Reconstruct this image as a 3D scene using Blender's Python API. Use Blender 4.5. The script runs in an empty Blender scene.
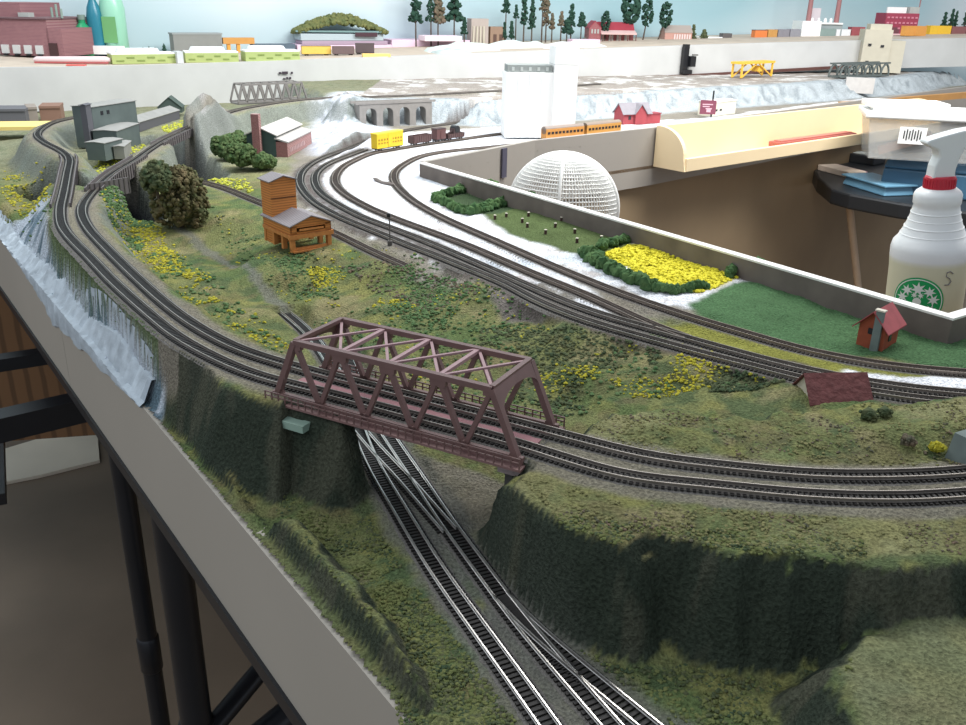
import bpy, bmesh, math, random
import numpy as np
from mathutils import Vector, Matrix
random.seed(7); RNG=np.random.RandomState(11)
S=bpy.context.scene; C=S.collection
PI=math.pi; R=math.radians
# ------------------------------------------------------------------ camera
CZ=1.45; F=885.0; PITCH=R(22.3); ROLL=R(1.2)
fw=Vector((0,math.cos(PITCH),-math.sin(PITCH))); r0=Vector((1,0,0)); u0=r0.cross(fw)
rt=r0*math.cos(ROLL)+u0*math.sin(ROLL); up=-r0*math.sin(ROLL)+u0*math.cos(ROLL)
cd=bpy.data.cameras.new('camera'); cam=bpy.data.objects.new('camera',cd); C.objects.link(cam)
m=Matrix((rt,up,-fw)).transposed().to_4x4(); m.translation=Vector((0,0,CZ)); cam.matrix_world=m
cd.sensor_width=36; cd.lens=36*F/966; cd.clip_start=.01; cd.clip_end=60; S.camera=cam
# ------------------------------------------------------------------ light
S.view_settings.view_transform='Standard'; S.view_settings.look='None'; S.view_settings.gamma=1
S.view_settings.exposure=0.38
W=bpy.data.worlds.new('world'); S.world=W; W.use_nodes=True
W.node_tree.nodes['Background'].inputs[0].default_value=(.80,.88,1,1); W.node_tree.nodes['Background'].inputs[1].default_value=.42
def area(name,loc,size,power,col,look):
    l=bpy.data.lights.new(name,'AREA'); l.shape='RECTANGLE'; l.size,l.size_y=size; l.energy=power; l.color=col
    o=bpy.data.objects.new(name,l); C.objects.link(o); o.location=loc
    d=Vector(look)-Vector(loc); o.rotation_euler=d.to_track_quat('-Z','Y').to_euler(); return o
area('ceiling_tube_far',(1.3,1.9,CZ+1.15),(2.4,.5),64,(1,.985,.955),(1.2,2.9,.9))
area('ceiling_tube_mid',(-.2,2.0,CZ+1.15),(1.8,.4),13,(.97,.99,1),(-.3,2.6,1.0))
area('ceiling_tube_left',(-1.2,2.1,CZ+1.15),(1.8,.35),9,(.92,.97,1),(-1.1,2.2,1.1))
area('ceiling_tube_aisle',(-1.6,.2,CZ+1.15),(1.6,.3),8,(.95,.97,1),(-1.2,.5,.3))
# ------------------------------------------------------------------ pixel/world helpers (layout survey)
def ray(px,py): return rt*((px-483)/F)+up*(-(py-362.5)/F)+fw
def U(px,py,z):                      # point on the level z (relative to eye height)
    d=ray(px,py); p=d*(z/d.z); return Vector((p.x,p.y,CZ+z))
def UY(px,py,Y):
    d=ray(px,py); p=d*(Y/d.y); return Vector((p.x,p.y,CZ+p.z))
def mpp(p): return (p-Vector((0,0,CZ))).dot(fw)/F    # metres per pixel there
# ------------------------------------------------------------------ materials
MATS={}
def mat(name,col,rough=.7,metal=0,var=0,scale=40,bump=0,col2=None,emit=None,trans=0,alpha=1,attr=None,spec=.5,detail=4,wave=None):
    if name in MATS: return MATS[name]
    m=bpy.data.materials.new(name); m.use_nodes=True; nt=m.node_tree; b=nt.nodes['Principled BSDF']
    b.inputs['Roughness'].default_value=rough; b.inputs['Metallic'].default_value=metal
    b.inputs['Base Color'].default_value=(*col,1); b.inputs['Specular IOR Level'].default_value=spec
    if trans: b.inputs['Transmission Weight'].default_value=trans
    if alpha<1: b.inputs['Alpha'].default_value=alpha
    tc=nt.nodes.new('ShaderNodeTexCoord'); n=nt.nodes.new('ShaderNodeTexNoise'); n.inputs['Scale'].default_value=scale; n.inputs['Detail'].default_value=detail
    nt.links.new(tc.outputs['Object'],n.inputs['Vector'])
    if var or col2 is not None:
        r=nt.nodes.new('ShaderNodeMapRange'); r.inputs[1].default_value=.3; r.inputs[2].default_value=.7
        nt.links.new(n.outputs[0],r.inputs[0])
        mx=nt.nodes.new('ShaderNodeMix'); mx.data_type='RGBA'
        c2=col2 if col2 is not None else tuple(max(0,c*(1-var)) for c in col)
        mx.inputs[6].default_value=(*col,1); mx.inputs[7].default_value=(*c2,1)
        nt.links.new(r.outputs[0],mx.inputs[0]); nt.links.new(mx.outputs[2],b.inputs['Base Color'])
    if attr:
        a=nt.nodes.new('ShaderNodeAttribute'); a.attribute_name=attr
        r=nt.nodes.new('ShaderNodeMapRange'); r.inputs[1].default_value=.3; r.inputs[2].default_value=.7; r.inputs[3].default_value=1-var; r.inputs[4].default_value=1+var
        nt.links.new(n.outputs[0],r.inputs[0])
        mx=nt.nodes.new('ShaderNodeVectorMath'); mx.operation='SCALE'
        nt.links.new(a.outputs['Color'],mx.inputs[0]); nt.links.new(r.outputs[0],mx.inputs[3]); nt.links.new(mx.outputs[0],b.inputs['Base Color'])
        if not (var): nt.links.new(a.outputs['Color'],b.inputs['Base Color'])
    if bump:
        bp=nt.nodes.new('ShaderNodeBump'); bp.inputs['Strength'].default_value=bump; bp.inputs['Distance'].default_value=.004
        nt.links.new(n.outputs[0],bp.inputs['Height']); nt.links.new(bp.outputs[0],b.inputs['Normal'])
    if wave:
        w=nt.nodes.new('ShaderNodeTexWave'); w.inputs['Scale'].default_value=wave[0]; w.bands_direction=wave[1]; w.inputs['Distortion'].default_value=wave[2] if len(wave)>2 else 0
        nt.links.new(tc.outputs['Object'],w.inputs['Vector'])
        mx=nt.nodes.new('ShaderNodeMix'); mx.data_type='RGBA'
        c2=tuple(c*.6 for c in col); mx.inputs[6].default_value=(*c2,1); mx.inputs[7].default_value=(*col,1)
        r=nt.nodes.new('ShaderNodeMapRange'); r.inputs[1].default_value=.1; r.inputs[2].default_value=.35
        nt.links.new(w.outputs[0],r.inputs[0]); nt.links.new(r.outputs[0],mx.inputs[0]); nt.links.new(mx.outputs[2],b.inputs['Base Color'])
    if emit: b.inputs['Emission Color'].default_value=(*col,1); b.inputs['Emission Strength'].default_value=emit
    MATS[name]=m; return m
def brick(name,c1,c2,mortar,scale):
    if name in MATS: return MATS[name]
    m=bpy.data.materials.new(name); m.use_nodes=True; nt=m.node_tree; b=nt.nodes['Principled BSDF']; b.inputs['Roughness'].default_value=.85
    tc=nt.nodes.new('ShaderNodeTexCoord'); bt=nt.nodes.new('ShaderNodeTexBrick'); bt.inputs['Scale'].default_value=scale
    mp=nt.nodes.new('ShaderNodeMapping'); mp.inputs['Rotation'].default_value=(R(90),0,0); nt.links.new(tc.outputs['Object'],mp.inputs[0]); nt.links.new(mp.outputs[0],bt.inputs['Vector'])
    bt.inputs['Color1'].default_value=(*c1,1); bt.inputs['Color2'].default_value=(*c2,1); bt.inputs['Mortar'].default_value=(*mortar,1); bt.inputs['Mortar Size'].default_value=.03
    nt.links.new(bt.outputs[0],b.inputs['Base Color']); MATS[name]=m; return m
# ------------------------------------------------------------------ mesh builder
class MB:
    def __init__(s): s.v=[]; s.f=[]; s.col=[]; s.M=Matrix()
    def add(s,vs,fs):
        o=len(s.v); s.v+= [tuple(s.M@Vector(v)) for v in vs]; s.f+=[tuple(i+o for i in f) for f in fs]; return s
    def box(s,c,d,rz=0,rx=0,ry=0,taper=None):
        x,y,z=[k/2 for k in d]; t=taper or (1,1)
        vs=[(-x,-y,-z),(x,-y,-z),(x,y,-z),(-x,y,-z),(-x*t[0],-y*t[1],z),(x*t[0],-y*t[1],z),(x*t[0],y*t[1],z),(-x*t[0],y*t[1],z)]
        m=Matrix.Translation(c)@Matrix.Rotation(rz,4,'Z')@Matrix.Rotation(ry,4,'Y')@Matrix.Rotation(rx,4,'X')
        return s.add([m@Vector(v) for v in vs],[(0,3,2,1),(4,5,6,7),(0,1,5,4),(1,2,6,5),(2,3,7,6),(3,0,4,7)])
    def bar(s,a,b,w,h,upv=(0,0,1)):     # rectangular bar
        a=Vector(a); b=Vector(b); d=(b-a).normalized(); q=d.cross(Vector(upv))
        if q.length<1e-4: q=d.cross(Vector((0,1,0)))
        q.normalize(); n=q.cross(d); vs=[]
        for p in (a,b):
            for i,j in ((-1,-1),(1,-1),(1,1),(-1,1)): vs.append(p+q*i*w/2+n*j*h/2)
        return s.add(vs,[(3,2,1,0),(4,5,6,7),(0,1,5,4),(1,2,6,5),(2,3,7,6),(3,0,4,7)])
    def tube(s,pts,r,n=8,caps=True):
        pts=[Vector(p) for p in pts]; rr=r if isinstance(r,(list,tuple)) else [r]*len(pts); vs=[]; fs=[]
        for i,p in enumerate(pts):
            d=(pts[min(i+1,len(pts)-1)]-pts[max(i-1,0)]).normalized()
            a=d.cross(Vector((0,0,1)));
            if a.length<1e-3: a=d.cross(Vector((0,1,0)))
            a.normalize(); b=a.cross(d)
            for k in range(n): t=2*PI*k/n; vs.append(p+(a*math.cos(t)+b*math.sin(t))*rr[i])
        for i in range(len(pts)-1):
            for k in range(n): fs.append((i*n+k,i*n+(k+1)%n,(i+1)*n+(k+1)%n,(i+1)*n+k))
        if caps: fs.append(tuple(range(n))[::-1]); fs.append(tuple((len(pts)-1)*n+k for k in range(n)))
        return s.add(vs,fs)
    def lathe(s,prof,n=24,c=(0,0,0)):
        vs=[];fs=[];L=len(prof)
        for r,z in prof:
            for k in range(n): t=2*PI*k/n; vs.append((c[0]+r*math.cos(t),c[1]+r*math.sin(t),c[2]+z))
        for i in range(L-1):
            for k in range(n): fs.append((i*n+k,i*n+(k+1)%n,(i+1)*n+(k+1)%n,(i+1)*n+k))
        if prof[0][0]>1e-6: fs.append(tuple(range(n))[::-1])
        if prof[-1][0]>1e-6: fs.append(tuple((L-1)*n+k for k in range(n)))
        return s.add(vs,fs)
    def prism(s,poly,z0,z1):
        n=len(poly); vs=[(p[0],p[1],z0) for p in poly]+[(p[0],p[1],z1) for p in poly]
        return s.add(vs,[tuple(range(n))[::-1],tuple(range(n,2*n))]+[(i,(i+1)%n,n+(i+1)%n,n+i) for i in range(n)])
    def prismy(s,poly,y0,y1):            # polygon in xz, extruded in y
        n=len(poly); vs=[(p[0],y0,p[1]) for p in poly]+[(p[0],y1,p[1]) for p in poly]
        return s.add(vs,[tuple(range(n)),tuple(range(n,2*n))[::-1]]+[(i,n+i,n+(i+1)%n,(i+1)%n) for i in range(n)])
    def blob(s,c,r,rng=random,sub=0,sq=1):
        t=(1+5**.5)/2
        vs=[(-1,t,0),(1,t,0),(-1,-t,0),(1,-t,0),(0,-1,t),(0,1,t),(0,-1,-t),(0,1,-t),(t,0,-1),(t,0,1),(-t,0,-1),(-t,0,1)]
        fs=[(0,11,5),(0,5,1),(0,1,7),(0,7,10),(0,10,11),(1,5,9),(5,11,4),(11,10,2),(10,7,6),(7,1,8),(3,9,4),(3,4,2),(3,2,6),(3,6,8),(3,8,9),(4,9,5),(2,4,11),(6,2,10),(8,6,7),(9,8,1)]
        out=[]
        for v in vs:
            k=r/1.9*rng.uniform(.65,1.25); out.append((c[0]+v[0]*k,c[1]+v[1]*k,c[2]+v[2]*k*sq))
        return s.add(out,fs)
    def build(s,name,mt,parent=None,smooth=False,bev=0):
        me=bpy.data.meshes.new(name); me.from_pydata(s.v,[],s.f); me.materials.append(mt)
        bm=bmesh.new(); bm.from_mesh(me); bmesh.ops.recalc_face_normals(bm,faces=bm.faces); bm.to_mesh(me); bm.free()
        o=bpy.data.objects.new(name,me); C.objects.link(o)
        if parent: o.parent=parent
        if smooth:
            me.shade_smooth()
            try: me.set_sharp_from_angle(angle=R(40))
            except Exception: pass
        if bev:
            b=o.modifiers.new('bevel','BEVEL'); b.width=bev; b.segments=2; b.limit_method='ANGLE'
        return o
def tag(o,label=None,cat=None,group=None,kind=None):
    if label: o['label']=label
    if cat: o['category']=cat
    if group: o['group']=group
    if kind: o['kind']=kind
    return o
def thing(name,label,cat,loc=(0,0,0),rz=0,group=None,scale=1):
    o=bpy.data.objects.new(name,None); C.objects.link(o); o.location=loc; o.rotation_euler=(0,0,rz); o.scale=(scale,)*3; o.empty_display_size=.02
    return tag(o,label,cat,group)
def copy_tree(o,parent=None):
    c=o.copy(); C.objects.link(c); c.parent=parent
    for ch in list(o.children): copy_tree(ch,c)
    return c
# ------------------------------------------------------------------ numpy noise + geometry fields
def vnoise(x,y,seed=0):
    xi=np.floor(x).astype(np.int64); yi=np.floor(y).astype(np.int64); fx=x-xi; fy=y-yi
    fx=fx*fx*(3-2*fx); fy=fy*fy*(3-2*fy)
    def h(a,b):
        n=(a*374761393+b*668265263+seed*974634777)&0xffffffff
        n=((n^(n>>13))*1274126177)&0xffffffff; return ((n^(n>>16))&0xffff)/65535.0
    return (h(xi,yi)*(1-fx)+h(xi+1,yi)*fx)*(1-fy)+(h(xi,yi+1)*(1-fx)+h(xi+1,yi+1)*fx)*fy
def fbm(x,y,sc,oc=4,seed=0):
    s=0;a=1;t=0
    for i in range(oc): s=s+a*vnoise(x*sc+i*17.3,y*sc+i*9.1,seed+i); t+=a; a*=.55; sc*=2.1
    return s/t-.5
def seg(X,Y,pts):                         # distance to a polyline, and interpolated z
    best=np.full(X.shape,1e9); bz=np.zeros(X.shape)
    for a,b in zip(pts[:-1],pts[1:]):
        dx,dy=b[0]-a[0],b[1]-a[1]; L=dx*dx+dy*dy+1e-12
        t=np.clip(((X-a[0])*dx+(Y-a[1])*dy)/L,0,1); d=(X-a[0]-t*dx)**2+(Y-a[1]-t*dy)**2
        mk=d<best; best=np.where(mk,d,best); bz=np.where(mk,a[2]+t*(b[2]-a[2]),bz)
    return np.sqrt(best),bz
def sdf(X,Y,poly):                        # + inside
    d,_=seg(X,Y,[(p[0],p[1],0) for p in poly]+[(poly[0][0],poly[0][1],0)])
    ins=np.zeros(X.shape,bool); n=len(poly)
    for i in range(n):
        x1,y1=poly[i][:2]; x2,y2=poly[(i+1)%n][:2]
        c=((y1>Y)!=(y2>Y))&(X<(x2-x1)*(Y-y1)/((y2-y1) if abs(y2-y1)>1e-9 else 1e-9)+x1); ins^=c
    return np.where(ins,d,-d)
def ss(a,b,x): t=np.clip((x-a)/(b-a),0,1); return t*t*(3-2*t)
def spline(pts,step=.006):                # Catmull-Rom resampled
    P=[Vector(p) for p in pts]; P=[P[0]*2-P[1]]+P+[P[-1]*2-P[-2]]; out=[]
    for i in range(1,len(P)-2):
        a,b,c,d=P[i-1:i+3]; n=max(2,int((c-b).length/step))
        for k in range(n):
            t=k/n; out.append(.5*((2*b)+(c-a)*t+(2*a-5*b+4*c-d)*t*t+(3*b-a-3*c+d)*t**3))
    out.append(P[-2]); 
    # smooth + even spacing
    for _ in range(6): out=[out[0]]+[(out[i-1]+out[i]*2+out[i+1])/4 for i in range(1,len(out)-1)]+[out[-1]]
    return out
def even(pts,step):
    out=[pts[0].copy()]; acc=0
    for a,b in zip(pts[:-1],pts[1:]):
        L=(b-a).length; pos=0
        while acc+(L-pos)>=step: pos+=step-acc; acc=0; out.append(a.lerp(b,pos/L))
        acc+=L-pos
    return out
def PP(l,z=None): return [U(p[0],p[1],z if z is not None else p[2]) for p in l]

# ------------------------------------------------------------------ survey of the tracks
ZB=-.29; ZL=-.355; ZY=-.309
BL,BW,BH=.215,.0595,.048
b0=U(277,388,ZB); b1=U(519,453,ZB); bd=(b1-b0).normalized(); bn=Vector((-bd.y,bd.x,0)); b1=b0+bd*BL
BANG=math.atan2(bd.y,bd.x)
def bp(t,s,z=0): return b0+bd*t+bn*s+Vector((0,0,z))
nearO,farO=.0155,.0445
TA=PP([(81,115,-.265),(55,120.5,-.268),(42,127,-.27),(37,134,-.27),(46,142,-.272),(60,149,-.274),(69,157,-.276),(67,172,-.28),(63,193,-.284),(60,206,-.287),(61,222,-.289),(70,236,-.29),(90,256,-.29),(110,277,-.29),(133,298,-.29),(157,318.5,-.29),(175,333,-.29),(202,349,-.29),(233,364,-.29),(262,375,-.29)])+[bp(.02,nearO),bp(.1,nearO),bp(.2,nearO)]+PP([(620,472.5),(700,481.5),(783,490.4),(820,493),(893,495.2),(966,491.5),(1040,485)],ZB)
TB=PP([(600,83,-.25),(530,88,-.25),(460,92,-.25),(400,95,-.25),(318,97.5,-.25),(290,100,-.252),(262,104,-.256),(234,109.5,-.26),(211,118,-.264),(187,128.5,-.268),(164,139,-.272),(148,149,-.275),(133,159.5,-.278),(112,172,-.281),(98,184,-.284),(87,196,-.287),(81.5,206,-.288),(82.5,216,-.289),(90,229,-.29),(103,243,-.29),(121,261,-.29),(140,279,-.29),(160,297,-.29),(187,318,-.29),(217,336,-.29),(250,351,-.29)])+[bp(.01,farO),bp(.1,farO),bp(.2,farO)]+PP([(640,452.5),(700,461),(755,467),(810,472),(865.5,473),(930,471.5),(966,469),(1040,460)],ZB)
TL=PP([(170,236),(215,262),(245,281),(262,293),(287,312),(312,335),(340,378),(369.4,454),(398,504),(432,560),(448,583.6),(500,655),(550.6,725),(600,795)],ZL)
TR=PP([(345,350),(365,395),(387.7,432.4),(420,479.5),(440.4,510.4),(460,538),(476.8,560),(510,604.7),(534,634.5),(572,678),(613,725),(670,790)],ZL)
TX=PP([(357,424.7),(378.6,449.7),(404,476),(428,503.8),(452,531)],ZL)
TD=PP([(500,592),(520,614),(550,641.5),(583,668.5),(617,697),(651,725),(700,765)],ZL)
Y1=PP([(640,109),(560,114),(500,118),(440,124),(385,134),(346,148),(318,158.5),(304,168),(299.5,177),(302,187),(313,199.7),(330,210.4),(350,220),(386,234.4),(406,242.7),(440,255.5),(469.7,267.6),(503,281),(541,301),(583,317.5),(624,330),(665,341),(700,351),(755,364.5),(805,377.5),(871,389.7),(921,397),(990,403)],ZY)
Y2=PP([(366,148),(345,155.5),(327,163),(316,172),(315.6,183),(323,193),(338,203),(363,216),(387.6,225),(416,236),(440,245.5),(487.6,266),(541,289.5),(583,306.5),(624,319.5),(665.6,330.5),(700,340),(755,355),(810,368.5),(871,380),(921,387),(990,393)],ZY)
Y3=PP([(560,123),(520,130),(470,137),(430,142.5),(395,148),(372,152),(359.5,156.6),(343,165),(335.5,174),(336,183),(346,193),(363,203),(382.6,212),(406,221),(439,233),(469.7,244.5),(500,257.5),(541,275),(583,291.5),(624,310),(655,324),(690,337)],ZY)
Y4=PP([(655,129),(610,134),(560,139.5),(520,143),(480,147),(445,150.5),(421,155),(406,161.6),(395,170),(394.5,180),(402.5,190),(416,201),(440,214.5),(465,226),(500,241),(541,259),(583,276.5),(624,292.5),(672,309),(700,318),(755,334),(791,344.5),(838,355),(893,364),(965,370.5),(1010,373)],ZY)
TS=PP([(196,179),(225,187),(250,197),(290,213),(331,229.5),(371,249),(409,266)],-.316)
tracks={'A':TA,'B':TB,'L':TL,'R':TR,'X':TX,'D':TD,'1':Y1,'2':Y2,'3':Y3,'4':Y4,'S':TS}
tracks={k:spline(v,.01) for k,v in tracks.items()}
def coarse(k,s=.02): return [tuple(p-Vector((0,0,CZ))) for p in even(tracks[k],s)]
# ------------------------------------------------------------------ outline of the benchwork
f_near=U(440,725,-.36); f_far=U(0,224,-.36); fd=(f_far-f_near); fd.z=0; fd.normalize(); fn=Vector((-fd.y,fd.x,0))
if fn.x>0: fn=-fn                                   # outward (towards the aisle)
F0=f_near-fd*.28; F1=f_near+fd*2.9
PC1=U(425,162,-.285); PC2=U(948,313,-.285); PC3=U(985,302,-.285); PC3=PC2+(PC3-PC2).normalized()*.7
PF=[U(425,162,-.285),U(535,140.5,-.29),U(652,128,-.29),U(865,100,-.29)]; PF.append(PF[-1]+(PF[-1]-PF[-2])*.9)
def fit_deck():
    e=[(0,68,2.5),(150,64.5,2.75),(300,60,3.0),(450,54,3.2),(600,48.5,3.45),(750,43,3.75),(966,38,4.1)]
    P=[UY(*q) for q in e]; A=np.array([[p.x,p.y,1] for p in P]); b=np.array([p.z for p in P])
    return np.linalg.lstsq(A,b,rcond=None)[0]
DK=fit_deck()
def D(px,py,dz=0):                      # point on the upper deck top under a pixel
    d=ray(px,py); t=(DK[2]+dz-CZ)/(d.z-DK[0]*d.x-DK[1]*d.y); return Vector((d.x*t,d.y*t,CZ+d.z*t))
_e=[(-60,67.5,2.40),(0,68,2.5),(75,67,2.62),(150,65,2.75),(225,62.8,2.88),(300,60,3.0),(375,57,3.11),(450,54,3.22),(525,51,3.34),(600,48.5,3.46),(675,45.5,3.6),(750,43,3.74),(850,40.5,3.92),(966,38,4.12),(1060,36,4.28)]
DE=[UY(*q) for q in _e]
dyb=[41,41,41.5,41,38.5,37,36,35,33,31,29.5,28,26,26,26]
fb_=[p-Vector((0,0,dyb[i]*mpp(p)*1.04)) for i,p in enumerate(DE)]
N_=len(DE)-1
def resamp(L,n=60):
    P=[L[0]*2-L[1]]+L+[L[-1]*2-L[-2]]; out=[]
    for j in range(n+1):
        x=j/n*N_; i=min(int(x),N_-1); t=x-i; a,b,c,d=P[i:i+4]; out.append(.5*((2*b)+(c-a)*t+(2*a-5*b+4*c-d)*t*t+(3*b-a-3*c+d)*t**3))
    return out
DE=resamp(DE); fb=resamp(fb_)
for _ in range(30):
    DE=[DE[0]]+[(DE[i-1]+DE[i]*2+DE[i+1])/4 for i in range(1,60)]+[DE[-1]]; fb=[fb[0]]+[(fb[i-1]+fb[i]*2+fb[i+1])/4 for i in range(1,60)]+[fb[-1]]
# ------------------------------------------------------------------ terrain
ctl=[(440,720,-.361),(300,600,-.362),(350,520,-.362),(260,520,-.362),(600,650,-.359),(750,660,-.359),(600,720,-.359),(520,560,-.358),(480,480,-.358),(700,700,-.359),
(400,430,-.357),(340,420,-.358),(320,335,-.356),(450,380,-.35),(530,440,-.352),(560,410,-.345),(650,400,-.333),(740,400,-.325),(280,300,-.355),(240,270,-.35),(200,250,-.347),
(400,300,-.335),(340,300,-.343),(300,270,-.334),(330,252,-.319),(260,255,-.325),(450,340,-.337),(500,330,-.33),(600,370,-.327),(240,215,-.32),(190,235,-.335),(210,200,-.322),
(400,260,-.314),(400,240,-.312),(500,285,-.312),(600,325,-.312),(700,355,-.312),(800,380,-.312),(900,395,-.312),(350,190,-.312),(440,180,-.312),(600,280,-.312),(700,290,-.312),(850,340,-.312),(960,360,-.312),(300,180,-.312),(330,215,-.313),(400,160,-.312),(500,155,-.312),(560,220,-.311),(640,250,-.311),(740,290,-.311),(280,195,-.315),
(250,165,-.314),(300,150,-.312),(450,130,-.312),(600,122,-.312),(700,115,-.312),(830,105,-.312),(960,95,-.312),(220,175,-.316),(150,150,-.315),(110,150,-.31),(140,125,-.312),(90,170,-.33),(15,200,-.33),(30,230,-.335),(0,170,-.33),(20,160,-.33),(10,135,-.32),(50,140,-.31),(270,125,-.305),
(870,700,-.359),(950,640,-.35)]
CT=np.array([tuple(U(*c)-Vector((0,0,CZ))) for c in ctl])
def PX(l,z): return [tuple(p)[:2] for p in PP(l,z)]
plR=PX([(499,478),(512,492),(545,505),(600,521),(660,533),(720,540),(790,546),(860,550),(920,548),(966,545),(1100,535),(1180,430),(1050,385),(966,384),(915,392),(870,398),(845,400),(800,404),(760,408),(700,404),(650,398),(610,400),(585,412),(575,428),(552,424),(519,455)],-.288)
plL=PX([(150,335),(167,352),(205,368),(245,383),(277,393),(310,402),(338,412),(346,408),(330,392),(300,376),(250,340),(150,290),(120,290)],-.293)
hump=PX([(835,690),(838,668),(862,652),(915,640),(966,637),(1100,640),(1100,900),(880,900),(850,740)],-.338)
knoll=PX([(268,528),(300,526),(325,552),(352,590),(388,628),(406,672),(430,725),(480,790),(350,790),(225,480)],-.352)
bankT=PP([(345,101),(365,98.5),(432,97),(480,99),(600,93),(700,87),(800,82),(905,75),(935,70),(1040,66)],-.25)
bank=[tuple(p)[:2] for p in bankT]+[tuple(p+Vector((-.5,1.2,0)))[:2] for p in reversed(bankT)]
gorge1=[(*tuple(U(*q))[:2],0) for q in [(30,172,-.3),(67,176,-.28),(95,177,-.28),(121,167,-.28),(140,185,-.30),(152,222,-.34)]]
gorge2=[(*tuple(U(*q))[:2],0) for q in [(150,118,-.27),(178,132.5,-.27),(192,152,-.3),(205,176,-.318)]]
cA=coarse('A');cB=coarse('B')
clow={k:coarse(k) for k in 'LRXD1234S'}
fline=[(F0.x,F0.y,0),(F1.x,F1.y,0)]
whiterock=PX([(330,146),(328,128),(338,113),(352,109),(370,128),(374,137),(350,142)],-.30)
mound=PX([(178,127),(186,118),(196,108),(206,104),(216,110),(226,118),(214,122),(190,130)],-.262)
i0=min(range(len(cA)),key=lambda i:abs(cA[i][0]+.30)+(9 if cA[i][1]>1.0 else 0))
i1=min(range(len(cA)),key=lambda i:math.hypot(cA[i][0]+.63,cA[i][1]-1.55))
_c=[cA[i] for i in range(len(cA)) if cA[i][0]<-.22 and cA[i][1]<1.42]
rockpoly=[(p[0],p[1]) for p in _c]+[(_c[-1][0]-.001,_c[-1][1]-.03)]
_a=f_near+fd*((Vector((_c[-1][0],_c[-1][1],0))-f_near).dot(fd)-.02); _b=f_near+fd*((Vector((_c[0][0],_c[0][1],0))-f_near).dot(fd)+.0)
rockpoly+=[tuple(_a+fn*.03)[:2],tuple(_b+fn*.03)[:2]]
def terrain(X,Y,rough=True):
    H=np.zeros(X.shape); Wt=np.zeros(X.shape)
    for c in CT:
        w=1/(((X-c[0])**2+(Y-c[1])**2)+.0004)**1.7; H+=w*c[2]; Wt+=w
    H/=Wt
    n1=fbm(X,Y,14,4,3); n2=fbm(X,Y,60,3,9); n3=fbm(X,Y,5,3,21)
    far=ss(.9,1.4,Y)
    H=H+n1*.007*(1-.6*far)
    dA,zA=seg(X,Y,cA); dB,zB=seg(X,Y,cB)
    df,_=seg(X,Y,fline)
    # raised line of the two upper tracks
    dm=np.where(dA<dB,dA,dB); zm=np.where(dA<dB,zA,zB)-.004
    wr=.045+.012*n3
    left=(X<(b0.x+.01))
    k=(1-ss(.017,.017+wr,dm+n1*.014))*left
    H=H*(1-k)+np.maximum(zm,H)*k
    # white painted rock slope falls to the board
    inr=ss(-.004,.004,sdf(X,Y,rockpoly))
    tt=np.clip(df/np.minimum(np.maximum(df+dA-.018,.005),.085),0,1); inr=inr*ss(-.245,-.315,X)
    tz=np.where(zA<0,zA,-.29)-.004
    Hr=-.3575+(np.minimum(tz,-.29)+.3575)*tt**.75+n1*.012*np.sin(np.clip(tt,0,1)*3.14)+n2*.006*np.sin(np.clip(tt,0,1)*3.14)
    H=H*(1-inr)+Hr*inr
    def plateau(H,poly,top,w,nz):
        s=sdf(X,Y,poly)+n1*nz+n2*nz*.4
        q=ss(-w,.004,s); t=top+n1*.006-.0*s; return H*(1-q)+np.maximum(H,t)*q
    s=sdf(X,Y,plR)
    topR=-.2955+.013*ss(.02,.07,s)*ss(.56,.60,Y+.12*X*0)+.006*n3
    fold=fbm(X*1.0,Y*0.35,26,3,5)
    q=ss(-.030,.003,s+fold*.034+n2*.010); H=H*(1-q)+np.maximum(H,topR)*q
    s=sdf(X,Y,plL); q=ss(-.030,.004,s+fold*.016+n2*.005); H=H*(1-q)+np.maximum(H,-.2955+n1*.004)*q
    H=plateau(H,hump,-.322,.030,.02); H=plateau(H,knoll,-.343,.014,.02)
    H=plateau(H,bank,-.256,.07,.05)
    s=sdf(X,Y,whiterock); H=H+.045*ss(-.06,.14,s+n3*.05)
    s=sdf(X,Y,mound); H=H+.065*ss(-.04,.05,s+n1*.02)
    sfd=-((X-f_near.x)*fn.x+(Y-f_near.y)*fn.y)
    H=np.minimum(H,-.3605+np.maximum(0,sfd+.003+n1*.010)*3.0+n2*.002)
    # gorges under the small bridges
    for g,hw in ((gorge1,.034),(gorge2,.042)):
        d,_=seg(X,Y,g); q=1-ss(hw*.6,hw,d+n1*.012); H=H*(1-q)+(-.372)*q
    if rough: H=H+n2*.0035*(1-.4*far)+RNG.uniform(-.0005,.0005,X.shape)*(1-far)
    # flat shoulders where track lies
    for c,zoff,g in ((cA,0,1),(cB,0,1)):
        d,z=(dA,zA) if c is cA else (dB,zB)
        dg=np.minimum(seg(X,Y,gorge1)[0]-.034,seg(X,Y,gorge2)[0]-.042)
        onb=(X>b0.x+.018)&(X<b1.x-.004)&(Y<.68)
        q=(1-ss(.012,.018,d))*ss(-.004,.004,dg)*(~onb); H=H*(1-q)+(z-.0042)*q
    for kk,c in clow.items():
        d,z=seg(X,Y,c)
        ok=1.0
        if kk=='L': ok=(Y<1.02)
        q=(1-ss(.011,.019,d))*ok; H=H*(1-q)+(z-.0042)*q
    return H
def zat(x,y): return CZ+float(terrain(np.array([[float(x)]]),np.array([[float(y)]]),False)[0,0])
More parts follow.
